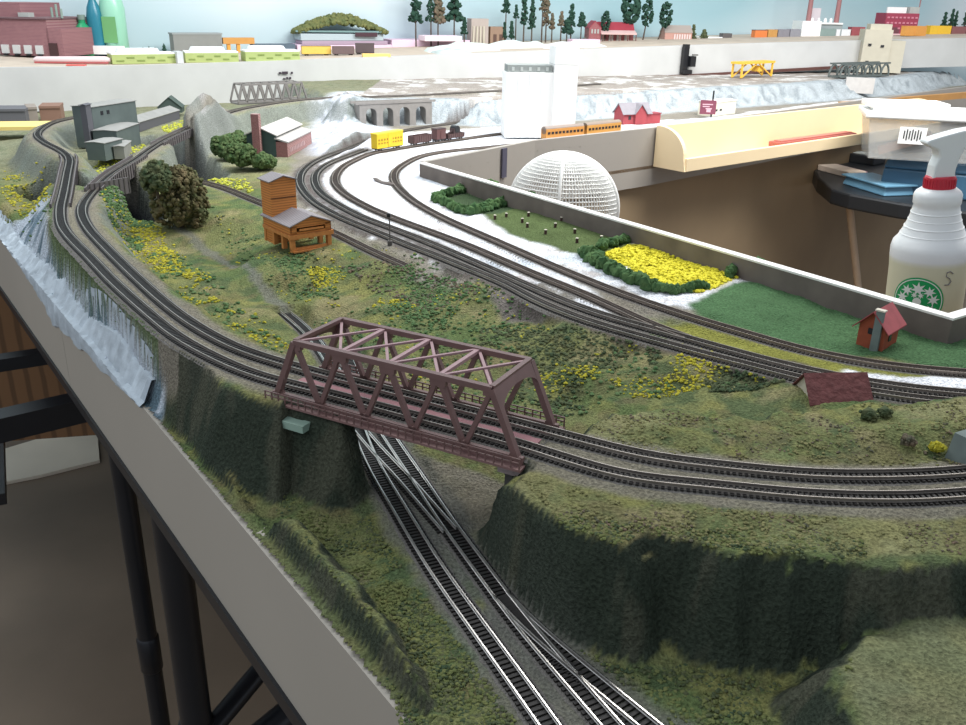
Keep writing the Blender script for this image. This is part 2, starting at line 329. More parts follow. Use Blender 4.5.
# grid
xs=np.concatenate([np.arange(-2.3,-.62,.011),np.arange(-.62,-.42,.006),np.arange(-.42,.55,.0030),np.arange(.55,2.6,.012)])
ys=np.concatenate([np.arange(.22,.95,.0030),np.arange(.95,1.5,.006),np.arange(1.5,4.4,.011)])
GX,GY=np.meshgrid(xs,ys); GZ=terrain(GX,GY)
outer=[tuple(F0+fn*.010)[:2],tuple(F1+fn*.010)[:2]]+[tuple(p+Vector((-.02,.06,0)))[:2] for p in DE]+[(DE[-1].x+.3,PF[-1].y+.02),(PF[-1].x,PF[-1].y)]+[tuple(p)[:2] for p in reversed(PF[1:-1])]+[tuple(PC1)[:2],tuple(PC2)[:2],tuple(PC3)[:2],(PC3.x,.2),(F0.x+.1,.2)]
inside=sdf(GX,GY,outer)>-.002
# ground cover colours
def lin(r,g,b): return np.array([((c/255+.055)/1.055)**2.4 if c/255>.04045 else c/255/12.92 for c in (r,g,b)])
OL=lin(124,128,84); GR=lin(98,114,72); DG=lin(72,90,64); TN=lin(160,150,112); PL=lin(236,238,242); BA=lin(120,114,108); RK=lin(176,180,182); BR=lin(205,215,225); PG=lin(80,112,76); DKc=lin(56,64,54); YG=lin(140,140,70)
COL=np.zeros(GX.shape+(3,)); COL[:]=OL
def paint(w,c):
    global COL
    COL=COL*(1-w[...,None])+np.asarray(c)*w[...,None]
na=fbm(GX,GY,18,4,31); nb=fbm(GX,GY,45,3,37); nc=fbm(GX,GY,7,3,41)
paint(ss(.0,.14,na),GR); paint(ss(.04,.16,nb)*.7,DG); paint(ss(.05,.2,fbm(GX,GY,30,3,51))*.5,lin(150,146,86)); paint(ss(.08,.2,fbm(GX,GY,38,3,57))*.45,lin(120,106,80)); paint(ss(.12,.25,-na)*.6,TN); paint(ss(1.5,1.9,GY)*.75,lin(146,146,124)); paint(ss(.1,.2,fbm(GX,GY,90,2,77))*.35,lin(84,98,66))
def zone(poly,z,c,soft=.012,nz=.02,amt=1): paint(ss(-soft,soft,sdf(GX,GY,PX(poly,z))+na*nz*1.5+nb*nz)*amt,c)
plaster=[(295,165),(340,148),(380,138),(430,140),(520,135),(640,127),(648,132),(425,160),(590,215),(760,270),(745,292),(700,305),(650,285),(590,262),(560,244),(500,222),(440,208),(432,200),(480,232),(560,262),(640,300),(600,285),(640,312),(560,285),(520,270),(560,300),(500,275),(440,258),(400,240),(350,215),(310,190)]
plaster=[(297,168),(340,148),(400,133),(520,125),(700,118),(866,98),(870,104),(652,131),(425,165),(590,215),(770,275),(735,296),(700,306),(640,300),(600,283),(560,262),(620,312),(655,326),(560,290),(500,272),(440,262),(400,243),(350,222),(322,208),(305,192)]
zone([(282,180),(300,140),(420,120),(640,108),(960,86),(960,96),(865,104),(640,130),(425,165),(770,275),(745,300),(680,318),(560,300),(480,280),(420,268),(370,240),(300,210)],-.311,BA*1.5,.01,.02,.8)
zone(plaster,-.311,PL,.008,.025)
pl_=ss(-.005,.01,sdf(GX,GY,PX(plaster,-.311))); paint(pl_*ss(.06,.2,na)*.55,lin(196,188,186)); paint(pl_*ss(.05,.2,fbm(GX,GY,9,3,91))*.5,lin(206,220,232)); paint(pl_*ss(.16,.26,nb)*.7,lin(170,158,150))
zone([(640,318),(700,322),(760,340),(840,362),(966,378),(990,398),(900,392),(800,372),(700,345),(640,325)],-.311,YG,.006,.01)
zone([(850,368),(900,374),(990,378),(990,388),(900,386),(860,378)],-.311,PL,.004,.012)
zone([(500,305),(575,316),(640,330),(600,322),(540,300),(470,262)],-.311,BA,.006,.01)
zone([(500,220),(560,212),(640,237),(610,262),(560,248)],-.311,GR*.75,.006,.008)
zone([(470,204),(500,190),(640,237),(600,255),(560,245),(510,232)],-.311,GR*.8,.006,.008)
zone([(760,278),(845,292),(930,325),(990,330),(990,376),(893,360),(800,343),(700,314),(690,303),(735,283)],-.311,PG,.006,.012)
zone([(603,252),(640,243),(735,268),(738,278),(700,292),(660,287)],-.311,lin(176,168,40),.004,.004)
zone([(440,195),(500,185),(535,198),(500,212),(455,210)],-.311,DG*.9,.004,.004)
# rock
dfg,_=seg(GX,GY,fline)
s=sdf(GX,GY,whiterock); paint(ss(-.08,-.02,s+na*.04),lin(214,218,228)); paint(ss(-.08,-.02,s)*ss(.05,.2,nb),lin(170,176,188))
s=sdf(GX,GY,mound); paint(ss(-.04,-.01,s),lin(160,158,155))
s=sdf(GX,GY,bank); fr=ss(-.10,-.06,s+na*.02)*(GX>-.36); paint(fr,lin(178,186,190)); paint(fr*ss(.0,.2,nb),lin(140,148,152)); paint(ss(.03,.06,s+na*.05)*(GX>-.36),lin(168,160,152)); paint(ss(.03,.06,s)*(GX>-.36)*ss(.04,.14,na),lin(214,212,208))
# slopes take the rocky/dark scenery colour by steepness
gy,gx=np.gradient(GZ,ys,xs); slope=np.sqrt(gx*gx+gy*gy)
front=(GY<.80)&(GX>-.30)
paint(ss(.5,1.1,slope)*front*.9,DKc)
paint(ss(.45,1.0,slope)*((GY>1.1)&(GX<-.25)&(dfg>.08))*.8,lin(128,134,128))
s=sdf(GX,GY,plR); paint(ss(.0,.01,s)*.75*ss(-.25,.1,nc+na*.5),lin(148,144,104)); 
s=sdf(GX,GY,hump); paint(ss(-.004,.006,s)*.7,lin(134,136,104)); s=sdf(GX,GY,knoll); paint(ss(-.004,.004,s)*.5,lin(128,130,92))
s=sdf(GX,GY,plL); paint(ss(-.004,.004,s)*.6,lin(150,140,110))
dAg,_=seg(GX,GY,cA); dBg,_=seg(GX,GY,cB); paint((1-ss(.016,.024,np.minimum(dAg,dBg)+na*.01))*.85,lin(138,132,120))
for kk in 'LRXD': d,_=seg(GX,GY,clow[kk]); wd=1-.55*ss(.8,1.0,GY); paint((1-ss(.012*wd,.022*wd,d+nb*.016))*.8,lin(118,118,110))
for kk in '12': d,_=seg(GX,GY,clow[kk]); paint((1-ss(.012,.02,d+nb*.01))*.9,lin(100,92,88))
for kk in '34S': d,_=seg(GX,GY,clow[kk]); paint((1-ss(.009,.013,d))*.8,lin(120,114,110))
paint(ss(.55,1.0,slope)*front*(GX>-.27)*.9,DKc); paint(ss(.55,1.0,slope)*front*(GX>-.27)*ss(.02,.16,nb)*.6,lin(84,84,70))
inr=ss(-.01,.002,sdf(GX,GY,rockpoly)); dA0,_=seg(GX,GY,cA); tq=dfg/np.minimum(np.maximum(dfg+dA0-.018,.004),.085)
rk=inr*(1-ss(.80,1.0,tq+na*.5))*ss(-.292,-.300,GX+na*.03); paint(rk,BR*.92); paint(rk*ss(-.02,.1,na),lin(120,140,152)); paint(rk*ss(.02,.14,nb),lin(96,116,126)); paint(inr*ss(.95,1.1,tq+na*.7)*(GX<-.3)*.8,lin(92,112,72))

d,_=seg(GX,GY,gorge1); paint((1-ss(.02,.034,d)),lin(40,44,48)); d,_=seg(GX,GY,gorge2); paint((1-ss(.02,.04,d)),lin(40,44,48))  # gully bottoms toned nearly black
COL*= (1+nb*.35)[...,None]*(1+na*.3)[...,None]
ny,nx=GX.shape; idx=np.arange(nx*ny).reshape(ny,nx)
cell=inside[:-1,:-1]&inside[1:,:-1]&inside[:-1,1:]&inside[1:,1:]
q=np.stack([idx[:-1,:-1][cell],idx[:-1,1:][cell],idx[1:,1:][cell],idx[1:,:-1][cell]],1)
used=np.unique(q); rm=np.full(nx*ny,-1); rm[used]=np.arange(len(used)); q=rm[q]
co=np.stack([GX.ravel(),GY.ravel(),GZ.ravel()+CZ],1)[used]
me=bpy.data.meshes.new('scenery_base'); me.vertices.add(len(co)); me.vertices.foreach_set('co',co.ravel())
me.loops.add(q.size); me.loops.foreach_set('vertex_index',q.ravel().astype(np.int32)); me.polygons.add(len(q)); me.polygons.foreach_set('loop_start',np.arange(0,q.size,4,dtype=np.int32))
me.update(calc_edges=True); me.shade_smooth()
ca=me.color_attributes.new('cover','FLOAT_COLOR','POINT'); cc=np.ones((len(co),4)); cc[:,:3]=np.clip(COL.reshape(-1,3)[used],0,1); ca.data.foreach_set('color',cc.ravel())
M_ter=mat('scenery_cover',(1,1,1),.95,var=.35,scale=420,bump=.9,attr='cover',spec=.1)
me.materials.append(M_ter); ter=bpy.data.objects.new('ground',me); C.objects.link(ter)
tag(ter,'sculpted model railway landscape of grass, rock and white plaster',cat='scenery',kind='structure')

# ------------------------------------------------------------------ room
def struct(mb,name,mt,**k): o=mb.build(name,mt,**k); o['kind']='structure'; return o
M_floor=mat('floor_concrete',lin(132,116,98),.55,var=.25,scale=3,bump=.05)
struct(MB().box((0,2.5,-.02),(14,16,.04)),'floor',M_floor)
dv=(DE[-1]-DE[1]); dv.z=0; dv.normalize(); dn=Vector((-dv.y,dv.x,0))
def backdrop_material():
    m=bpy.data.materials.new('blue_wall_light_spots'); m.use_nodes=True; nt=m.node_tree; b=nt.nodes['Principled BSDF']; b.inputs['Roughness'].default_value=.9
    tc=nt.nodes.new('ShaderNodeTexCoord'); mp=nt.nodes.new('ShaderNodeMapping'); mp.inputs['Scale'].default_value=(1,1,2.2); nt.links.new(tc.outputs['Object'],mp.inputs[0])
    n=nt.nodes.new('ShaderNodeTexNoise'); n.inputs['Scale'].default_value=.8; n.inputs['Detail'].default_value=1.5; nt.links.new(mp.outputs[0],n.inputs[0])
    r=nt.nodes.new('ShaderNodeValToRGB'); r.color_ramp.elements[0].position=.4; r.color_ramp.elements[0].color=(*lin(158,192,200),1); r.color_ramp.elements[1].position=.62; r.color_ramp.elements[1].color=(*lin(214,226,230),1)  # whiter noise patches paint the light spots on the blue wall
    nt.links.new(n.outputs[0],r.inputs[0]); nt.links.new(r.outputs[0],b.inputs['Base Color']); return m
w=MB(); mx_=max((p-DE[0]).dot(dn) for p in DE); W0=DE[0]+dn*(mx_+.60)
WB=[W0-dv*1.5,W0+dv*((DE[-1]-DE[0]).dot(dv)+2)]
for a,b in zip(WB[:-1],WB[1:]):
    w.add([(a.x,a.y,.0),(b.x,b.y,.0),(b.x,b.y,CZ+1.2),(a.x,a.y,CZ+1.2)],[(0,1,2,3)])
w.v=[v for v in w.v]; wo=w.build('wall_back',backdrop_material()); wo['kind']='structure'
so=wo.modifiers.new('t','SOLIDIFY'); so.thickness=.02; so.offset=1
# upper deck -------------------------------------------------------
M_ply=mat('whitewashed_plywood',lin(200,201,199),.8,var=.12,scale=9,detail=8)
M_deck=mat('deck_top_foam',lin(206,190,172),.9,var=.2,scale=14)
M_grey=mat('fascia_paint',lin(158,152,144),.6,var=.04,scale=6)
mb=MB(); n=len(DE)
vs=[p for p in DE]+fb+[p+dn*.018 for p in DE]+[p+dn*.018 for p in fb]
fs=[]
for i in range(n-1): fs+=[(i,i+1,n+i+1,n+i),(2*n+i,3*n+i,3*n+i+1,2*n+i+1),(i,2*n+i,2*n+i+1,i+1),(n+i,n+i+1,3*n+i+1,3*n+i)]
mb.add([tuple(v) for v in vs],fs)
def nails(mb,k): pass
o=mb.build('upper_deck_fascia',M_ply); o['kind']='structure'
mb=MB(); vs=[p+dn*.018-Vector((0,0,.001)) for p in DE]+[p+dn*((W0-p).dot(dn)-.01)-Vector((0,0,.001)) for p in DE]; vs+=[v-Vector((0,0,.012)) for v in vs]
fs=[]
for i in range(n-1): fs+=[(i,n+i,n+i+1,i+1),(2*n+i,2*n+i+1,3*n+i+1,3*n+i)]
fs+=[(i,i+1,2*n+i+1,2*n+i) for i in range(n-1)]
o=mb.add([tuple(v) for v in vs],fs).build('upper_deck_top',M_deck); o['kind']='structure'
# front boards ------------------------------------------------------
M_black=mat('black_steel',(.012,.013,.016),.4,var=.2,scale=30)
M_pipe=mat('black_plastic_pipe',(.010,.012,.016),.35,var=.2,scale=20)
M_fas=mat('front_fascia_paint',lin(176,169,156),.55,var=.05,scale=5)
def board(a,b,z0,z1,th,nrm,m,name,par=None):
    mb=MB(); q=nrm*th
    vs=[(p.x,p.y,z) for z in (z0,z1) for p in (a,b,b+q,a+q)]
    mb.add(vs,[(0,1,2,3),(4,7,6,5),(0,4,5,1),(1,5,6,2),(2,6,7,3),(3,7,4,0)]); return mb.build(name,m,par)
sd=U(77,330,-.40)-f_near; seam=f_near+fd*(sd.dot(fd))
for i,(a,b) in enumerate(((F0,seam-fd*.0008),(seam+fd*.0008,F1))):
    o=board(a,b,CZ-.475,CZ-.3622,.013,fn,M_fas,'trim_%d'%(i+1)); o['kind']='structure'
o=board(F0,F1,CZ-.489,CZ-.475,.016,fn,M_black,'trim_3'); o['kind']='structure'
# benchwork slab
M_wood=mat('benchwork_wood',lin(140,112,80),.8,var=.25,scale=8,detail=6)
mb=MB(); poly=[tuple(p)[:2] for p in (F0,F1)]+outer[2:]
mb.prism(poly,CZ-.392,CZ-.384); o=mb.build('benchwork_slab',M_wood); o['kind']='structure'
# spilled plaster over the board
mb=MB(); N=220; t0=(U(156,402,-.36)-f_near).dot(fd); t1=(U(-40,185,-.36)-f_near).dot(fd); vs=[];fs=[]
for i in range(N+1):
    t=t0+(t1-t0)*i/N; P=f_near+fd*t; u=i/N
    dr=.030*min(1,.05+u*4)*(1-ss(.30,.6,u)*.92)*(1+1.0*(vnoise(np.array(t*28.),np.array(.3),4)-.5))+.001
    if u<.02: dr=.002
    zi=zat((P-fn*.005).x,(P-fn*.005).y); zj=zat((P-fn*.002).x,(P-fn*.002).y)
    for k,(off,z) in enumerate([(-.005,zi-.001),(-.0025,zj+.0025),(.001,max(zj+.001,CZ-.3585)),(.010,CZ-.3588),(.0155,CZ-.361),(.0165,CZ-.36-dr*.5),(.0155,CZ-.36-dr),(.0128,CZ-.361-dr*1.04)]):
        j=RNG.uniform(-1,1)*.0016; vs.append((P.x+fn.x*(off+j),P.y+fn.y*(off+j),z+j))
for i in range(N):
    for k in range(7): fs.append((i*8+k,i*8+k+1,i*8+8+k+1,i*8+8+k))
o=mb.add(vs,fs).build('plaster_spill',mat('blue_white_plaster',lin(196,208,216),.9,var=.3,scale=60,bump=.8,detail=6),smooth=True)
tag(o,'bluish white plaster rock slopping over the top of the grey front board','plaster')
# legs & under-table
def pipe(name,label,a,b,r,coup=(),group=None):
    a=Vector(a);b=Vector(b); t=thing(name,label,'pipe',a,0,group)
    MB().tube([(0,0,0),b-a],r,20).build('tube',M_pipe,t,smooth=True)
    for c in coup:
        q=(b-a)*c; d=(b-a).normalized(); MB().tube([q-d*.028,q-d*.025,q+d*.025,q+d*.028],[r*1.0,r*1.16,r*1.16,r*1.0],20).build('coupling',M_pipe,t,smooth=True)
    return t
l1=U(117,440,-.50); l2=U(166,495,-.50)
pipe('table_leg','thinner rear black pipe leg under the front board, left of the thick one',(l1.x,l1.y,0),l1+Vector((0,0,.10)),.0125,(.60,))
pipe('table_leg','thick black pipe leg under the front board, in front of the thin one',(l2.x,l2.y,0),l2+Vector((0,0,.10)),.0185,(.58,))
a=U(186,676,-.86); pipe('cross_pipe','upper black crosspipe running right from the thick pipe leg',(l2.x+.015,l2.y,U(192,660,-.83).z),U(262,628,-.80)+(U(262,628,-.80)-U(192,660,-.83))*.8,.013)
pipe('cross_pipe','lower, thicker black crosspipe running right from the thick pipe leg',(l2.x+.015,l2.y,U(192,716,-.90).z),U(300,678,-.86)+(U(300,678,-.86)-U(200,716,-.90))*.6,.019,(.12,))
# dark table frame rails and brown crate seen beneath
def railbar(px0,py0,px1,py1,z,w,h,name,label):
    a=U(px0,py0,z); b=U(px1,py1,z); o=MB().bar(a,b,w,h).build(name,M_black); tag(o,label,'beam')
railbar(-60,372,150,340,-.58,.03,.022,'frame_rail','upper black steel rail crossing under the table at the left')
railbar(-60,440,140,393,-.62,.04,.040,'frame_rail','lower, wider black steel rail crossing under the table at the left')
railbar(-1,500,-2,440,-.75,.02,.02,'frame_post','short black post end at the left edge under the table')
M_crate=mat('brown_fibreboard',lin(120,88,58),.8,var=.3,scale=20,wave=(9,'X',1))
zc0=UY(40,432,1.9).z
ca_=thing('wooden_panel','brown plank panel on black posts under the table at the far left','panel',(-.95,1.9,0),R(12))
MB().box((-.3,0,(zc0+1.02)/2),(1.9,.03,1.02-zc0)).build('plank_panel',M_crate,ca_)
for x in (-1.1,.6): MB().box((x,.03,.5),(.04,.03,1.0)).build('post',M_black,ca_)
mp=[U(*q,-1.449) for q in ((-30,462),(97,424),(100,463),(40,478),(-30,492))]; o=MB().prism([(p.x,p.y) for p in mp],.001,.012).build('lit_floor_patch',mat('lit_floor_paint',lin(236,226,206),.9,var=.08,scale=6)); tag(o,'pale beige sheet standing in for the lit patch of floor far under the table at the left','light patch')  # bright patch of lit floor, made as a pale sheet
# pit boards
M_cap=mat('white_board_edge',lin(240,238,232),.6,var=.05,scale=20)
M_pitside=mat('board_side_paint',lin(122,112,104),.8,var=.35,scale=25)
nn=Vector((PC2.y-PC1.y,-(PC2.x-PC1.x),0)).normalized(); nn=-nn if nn.x>0 else nn   # towards scenery (left/near)
pd=(PC2-PC1); pd.z=0; pd.normalize()
o=board(PC1,PC2,CZ-.48,CZ-.2875,.012,nn,M_pitside,'trim_4'); o['kind']='structure'
o=board(PC1,PC2,CZ-.2873,CZ-.285,.0125,nn,M_cap,'trim_5'); o['kind']='structure'
q=(PC3-PC2).normalized(); q2=Vector((q.y,-q.x,0))
o=board(PC2+nn*.012,PC3,CZ-.48,CZ-.2875,.012,q2,M_pitside,'trim_6'); o['kind']='structure'
o=board(PC2+nn*.012,PC3,CZ-.2873,CZ-.285,.0125,q2,M_cap,'trim_7'); o['kind']='structure'
M_kraft=mat('brown_hardboard',lin(158,136,106),.75,var=.22,scale=3.5,detail=6)
for i in range(len(PF)-1):
    a,b=PF[i],PF[i+1]; e=(b-a); e.z=0; e.normalize(); nr=Vector((e.y,-e.x,0))
    mb=MB(); vs=[]
    for zt,zb_ in ((0,-.15),): 
        vs=[a,b,Vector((b.x,b.y,CZ-.435)),Vector((a.x,a.y,CZ-.435))]; vs+=[v-nr*.012 for v in vs]
    mb.add([tuple(v) for v in vs],[(0,1,2,3),(4,7,6,5),(0,4,5,1),(2,6,7,3),(1,5,6,2),(3,7,4,0)]); o=mb.build('trim_%d'%(8+i),M_grey); o['kind']='structure'
    o=board(a-nr*.016,b-nr*.016,0,CZ-.42,.01,-nr,M_kraft,'wall_pit'); o['kind']='structure'
o=board(PC1-nn*.02,PC2-nn*.02,0,CZ-.47,.01,nn,M_kraft,'wall_pit_near'); o['kind']='structure'
tp=UY(503.5,163,PF[1].y*.6+PF[0].y*.4)
# find point on fascia plane for tape
def onfas(px,py,i=0,off=.003):
    a,b=PF[i],PF[i+1]; e=(b-a); e.z=0; e.normalize(); nr=Vector((e.y,-e.x,0)); d=ray(px,py); o=Vector((0,0,CZ)); t=(a+nr*off-o).dot(nr)/d.dot(nr); return o+d*t,e,nr
p,e,nr=onfas(504,163); mb=MB(); mb.box(p,(.018,.004,.062),math.atan2(e.y,e.x)); tag(mb.build('tape_strip',mat('dark_tape',lin(82,80,96),.5)),'dark grey tape strip stuck upright on the grey far pit board','tape')
# ------------------------------------------------------------------ tracks
M_raily=mat('yard_rail',lin(168,160,152),.38,metal=.75,var=.25,scale=60)
M_rail=mat('nickel_rail',lin(226,222,216),.28,metal=.85,var=.2,scale=60)
M_railfar=mat('weathered_rail',lin(150,138,128),.45,metal=.6,var=.25,scale=60)
M_tie=mat('track_tie_plastic',(.018,.015,.013),.6,var=.4,scale=200)
M_tieb=mat('weathered_tie_plastic',lin(78,68,62),.8,var=.4,scale=200)
M_bal=mat('ballast_grey',lin(128,124,118),.95,var=.4,scale=700,bump=.6)
GA=.0045
def make_track(key,label,group=None,start=0,end=None,railm=M_rail,tiem=M_tie,rails=(1,1),bed=True):
    P=even(tracks[key],.004)[start:end]; o0=P[0].copy(); t=thing('railway_track',label,'track',o0,0,group)
    n=len(P); T=[(P[min(i+1,n-1)]-P[max(i-1,0)]).normalized() for i in range(n)]; Nn=[Vector((-d.y,d.x,0)).normalized() for d in T]
    for sgn in (1,-1):
        mb=MB(); vs=[];fs=[]; prof=[(-.0006,-.0026),(.0006,-.0026),(.0006,-.0023),(.00022,-.0021),(.00022,-.0008),(.00045,-.0007),(.00045,0),(-.00045,0),(-.00045,-.0007),(-.00022,-.0008),(-.00022,-.0021),(-.0006,-.0023)]
        k=len(prof)
        for p,nv in zip(P,Nn):
            for a,z in prof: vs.append(p-o0+nv*(sgn*(GA+.0006)+a)+Vector((0,0,z)))
        for i in range(n-1):
            for j in range(k): fs.append((i*k+j,i*k+(j+1)%k,(i+1)*k+(j+1)%k,(i+1)*k+j))
        mb.add(vs,fs).build('rail',railm,t)
    mb=MB()
    for i in range(1,n-1,1):
        a=math.atan2(T[i].y,T[i].x); c=P[i]-o0
        mb.box((c.x,c.y,c.z-.0033),(.0021,.0165,.0016),a)
        # molded chairs that hold the rail
    mb.build('tie_strip',tiem,t)
    if bed:
        mb=MB(); vs=[];fs=[]
        for i,(p,nv) in enumerate(zip(P,Nn)):
            for a,z in ((-.0135,-.0062),(-.0098,-.0039),(.0098,-.0039),(.0135,-.0062)):
                vs.append(p-o0+nv*(a+ (random.uniform(-.0008,.0008)))+Vector((0,0,z)))
        for i in range(n-1):
            for j in range(3): fs.append((i*4+j,i*4+j+1,(i+1)*4+j+1,(i+1)*4+j))
        mb.add(vs,fs).build('ballast_bed',M_bal,t)
    return t
make_track('A','nearer of the two upper tracks crossing the truss bridge',railm=M_raily)
make_track('B','farther of the two upper tracks crossing the truss bridge',railm=M_raily)
make_track('L','lower left track passing under the truss bridge along the front')
make_track('R','lower right track passing under the truss bridge beside the dark cliff')
make_track('X','short crossover track linking the two lower tracks below the bridge',bed=False)
make_track('D','track diverging right from the lower right track at the bottom edge',bed=False)
make_track('1','outermost yard track, nearest the grassy field',railm=M_raily)
make_track('2','second yard track from the grassy field',railm=M_raily)
make_track('3','third yard track, where the yellow boxcar stands',railm=M_railfar,tiem=M_tieb)
make_track('4','innermost yard track, nearest the hedged fields',railm=M_railfar,tiem=M_tieb)
make_track('S','single siding running behind the orange coaling tower',railm=M_railfar,tiem=M_tieb)
# ------------------------------------------------------------------ truss bridge
M_br=mat('bridge_oxide_red',lin(122,94,90),.45,var=.15,scale=80)
M_brt=mat('bridge_deck_pink',lin(168,120,124),.7,var=.15,scale=80)
M_conc=mat('pier_grey',lin(96,92,88),.8,var=.2,scale=60)
br=thing('truss_bridge','dark red double track truss bridge over the lower tracks','bridge',b0+Vector((0,0,-.0045)),BANG)
nb_=5; pan=BL/nb_; w_=.0034
mb=MB(); mb.box((BL/2,BW/2,-.0035),(BL+.006,BW-.004,.003)); 
for y in (.006,.022,.038,BW-.006): mb.box((BL/2,y,-.0085),(BL,.003,.008))
mb.build('deck',M_br,br)
MB().box((BL/2,BW/2,-.0006),(BL+.004,.0125,.0022)).build('centre_walkway',M_brt,br)
for s,y in (('n',0),('f',BW)):
    mb=MB(); z0=-.002; zt=BH
    mb.bar((-.004,y,z0),(BL+.004,y,z0),w_,.008)
    mb.bar((pan*.5,y,zt),(BL-pan*.5,y,zt),.0046,.0042)
    for i in range(nb_):
        top=(pan*(i+.5),y,zt)
        for q in (0,1):
            endp=(i==0 and q==0) or (i==nb_-1 and q==1)
            ww=.0052 if endp else .0038
            mb.bar((pan*(i+q),y,z0),top,w_ if not endp else .0046,ww,(0,1,0))
        
        if 0<i<nb_-1: mb.box((top[0],y,zt-.004),(.012,.0040,.006),taper=(1.15,1)) # gusset plates
        else: mb.box((top[0]+(.003 if i==0 else -.003),y,zt-.003),(.007,.0040,.005))
    for i in range(nb_+1): mb.box((min(max(pan*i,.003),BL-.003),y,.001),(.009,.0038,.005),taper=(.7,1))
    mb.build('side_truss',M_br,br)
mb=MB()
for i in range(1,nb_-1): mb.bar((pan*(i+.5),0,BH),(pan*(i+.5),BW,BH),.0034,.0026)
for i in range(nb_-1):
    a,b=pan*(i+.5),pan*(i+1.5)
    mb.bar((a,0,BH+.0004),(b,BW,BH+.0004),.0022,.0016); mb.bar((a,BW,BH-.0008),(b,0,BH-.0008),.0022,.0016)
mb.build('top_bracing',M_brt if False else mat('bridge_top_highlight',lin(176,142,144),.5,var=.1,scale=60),br)  # lighter red paints the highlights on the bridge top
for x0,xt in ((0,pan*.5),(BL,BL-pan*.5)):
    # arched portal in the plane of the inclined end posts
    mb=MB(); sx=(xt-x0)/BH; NA=10; outer_=[]; 
    def Q(y,z): return (x0+sx*z,y,z)
    zz=BH+.001; pts_t=[(0,zz),(BW,zz)]; arch=[]
    for k in range(NA+1):
        a=PI*k/NA; arch.append((BW/2-math.cos(a)*(BW/2-.0025), BH*.70+math.sin(a)*BH*.19))
    th=.0022; d=Vector((math.copysign(th,x0-xt),0,0))
    for off in (0,1):
        pass
    vs=[]; 
    ty=[(y,zz) for y,_ in arch]
    for off in (Vector((0,0,0)),d):
        for (y,z) in arch: vs.append(Vector(Q(y,z))+off)
        for (y,z) in ty: vs.append(Vector(Q(y,z))+off)
    K=NA+1; fs=[]
    for k in range(NA):
        fs+=[(k,k+1,K+k+1,K+k),(2*K+k,3*K+k,3*K+k+1,2*K+k+1),(k,2*K+k,2*K+k+1,k+1)]
    mb.add(vs,fs); mb.bar(Q(0,zz),Q(BW,zz),.004,.003)
    mb.build('portal_arch',M_br,br)
for y,sg in ((-.0075,-1),(BW+.0075,1)):
    mb=MB(); mb.box((BL/2,y-sg*.003,-.0045),(BL+.012,.009,.0018)); mb.build('side_walkway',mat('walkway_red_brown',lin(136,104,100),.6,var=.15,scale=80),br)
    mb=MB()
    for z in (.0012,.0045): mb.bar((-.005,y+sg*.001,z),(BL+.005,y+sg*.001,z),.0009,.0009)
    k=0
    N=34
    for i in range(N+1): mb.bar((-.005+(BL+.01)*i/N,y+sg*.001,-.004),(-.005+(BL+.01)*i/N,y+sg*.001,.0049),.0009,.0009,(0,1,0))
    mb.build('railing',M_br,br)
o=MB().box((.016,BW/2-.010,-.0155),(.046,BW+.016,.006)).build('bearing_pad',mat('pale_green_pad',lin(150,176,160),.7,var=.1,scale=30),br)
pr=thing('bridge_pier','grey pier under the right end of the truss bridge','pier',bp(BL-.006,0,-.066),BANG)
MB().box((0,BW/2,.024),(.016,BW-.01,.048),taper=(.85,.95)).build('shaft',M_conc,pr)
MB().box((0,BW/2,.0508),(.018,BW+.004,.0055)).build('cap',mat('pier_cap_pink',lin(176,158,156),.7,var=.1,scale=40),pr)
#==PART3==
# ------------------------------------------------------------------ builders for models
def ground_at(px,py,z0=-.32):
    z=z0
    for _ in range(6):
        p=U(px,py,z); z=zat(p.x,p.y)-CZ
    return U(px,py,z)
def gable(mb_w,mb_r,w,d,he,hr,axis='y',ov=.002,th=.0012,x0=0,y0=0,z0=0):
    """box with gable; axis = ridge direction"""
    if axis=='y':
        mb_w.prismy([(x0,z0),(x0+w,z0),(x0+w,z0+he),(x0+w/2,z0+hr),(x0,z0+he)],y0,y0+d)
        sl=(hr-he)/(w/2)
        for s in (0,1):
            xe=x0-ov if s==0 else x0+w+ov; ze=z0+he-ov*sl+.0004; xr=x0+w/2
            mb_r.prismy([(xe,ze),(xr,z0+hr+.0004),(xr,z0+hr+th+.0004),(xe,ze+th)],y0-ov,y0+d+ov)
    else:
        t=MB(); t2=MB(); gable(t,t2,d,w,he,hr,'y',ov,th)
        for src,dst in ((t,mb_w),(t2,mb_r)): dst.add([(x0+v[1],y0+(d-v[0]),z0+v[2]) for v in src.v],src.f)
def building(name,label,cat,A,B,d,he,hr,wm,rm,axis='y',wins=(),wm2=None,group=None,w=None,chim=None,ov=.002,sink=.002):
    A=Vector(A);B=Vector(B); e=B-A; w=w or math.hypot(e.x,e.y); ang=math.atan2(e.y,e.x)
    t=thing(name,label,cat,A-Vector((0,0,sink)),ang,group)
    a=MB();r=MB(); gable(a,r,w,d,he+sink,hr+sink,axis,ov); a.build('walls',wm,t); r.build('roof',rm,t)
    wmat=wm2 or mat('window_dark',(.03,.03,.035),.2)
    for (face,u,z,ww,hh) in wins:
        mb=MB()
        if face=='f': mb.box((u,-.0003,z+sink),(ww,.0012,hh))
        elif face=='r': mb.box((w+.0003,u,z+sink),(.0012,ww,hh))
        else: mb.box((-.0003,u,z+sink),(.0012,ww,hh))
        mb.build('window',wmat,t)
    if chim:
        x,y,s,h,cm=chim; MB().box((x,y,h/2),(s,s,h)).build('chimney',cm,t)
    return t
M_or=mat('orange_stained_wood',lin(204,130,64),.7,var=.3,scale=120,wave=(90,'Z',1.5))
M_orb=mat('orange_wood_plain',lin(208,136,72),.7,var=.25,scale=150)
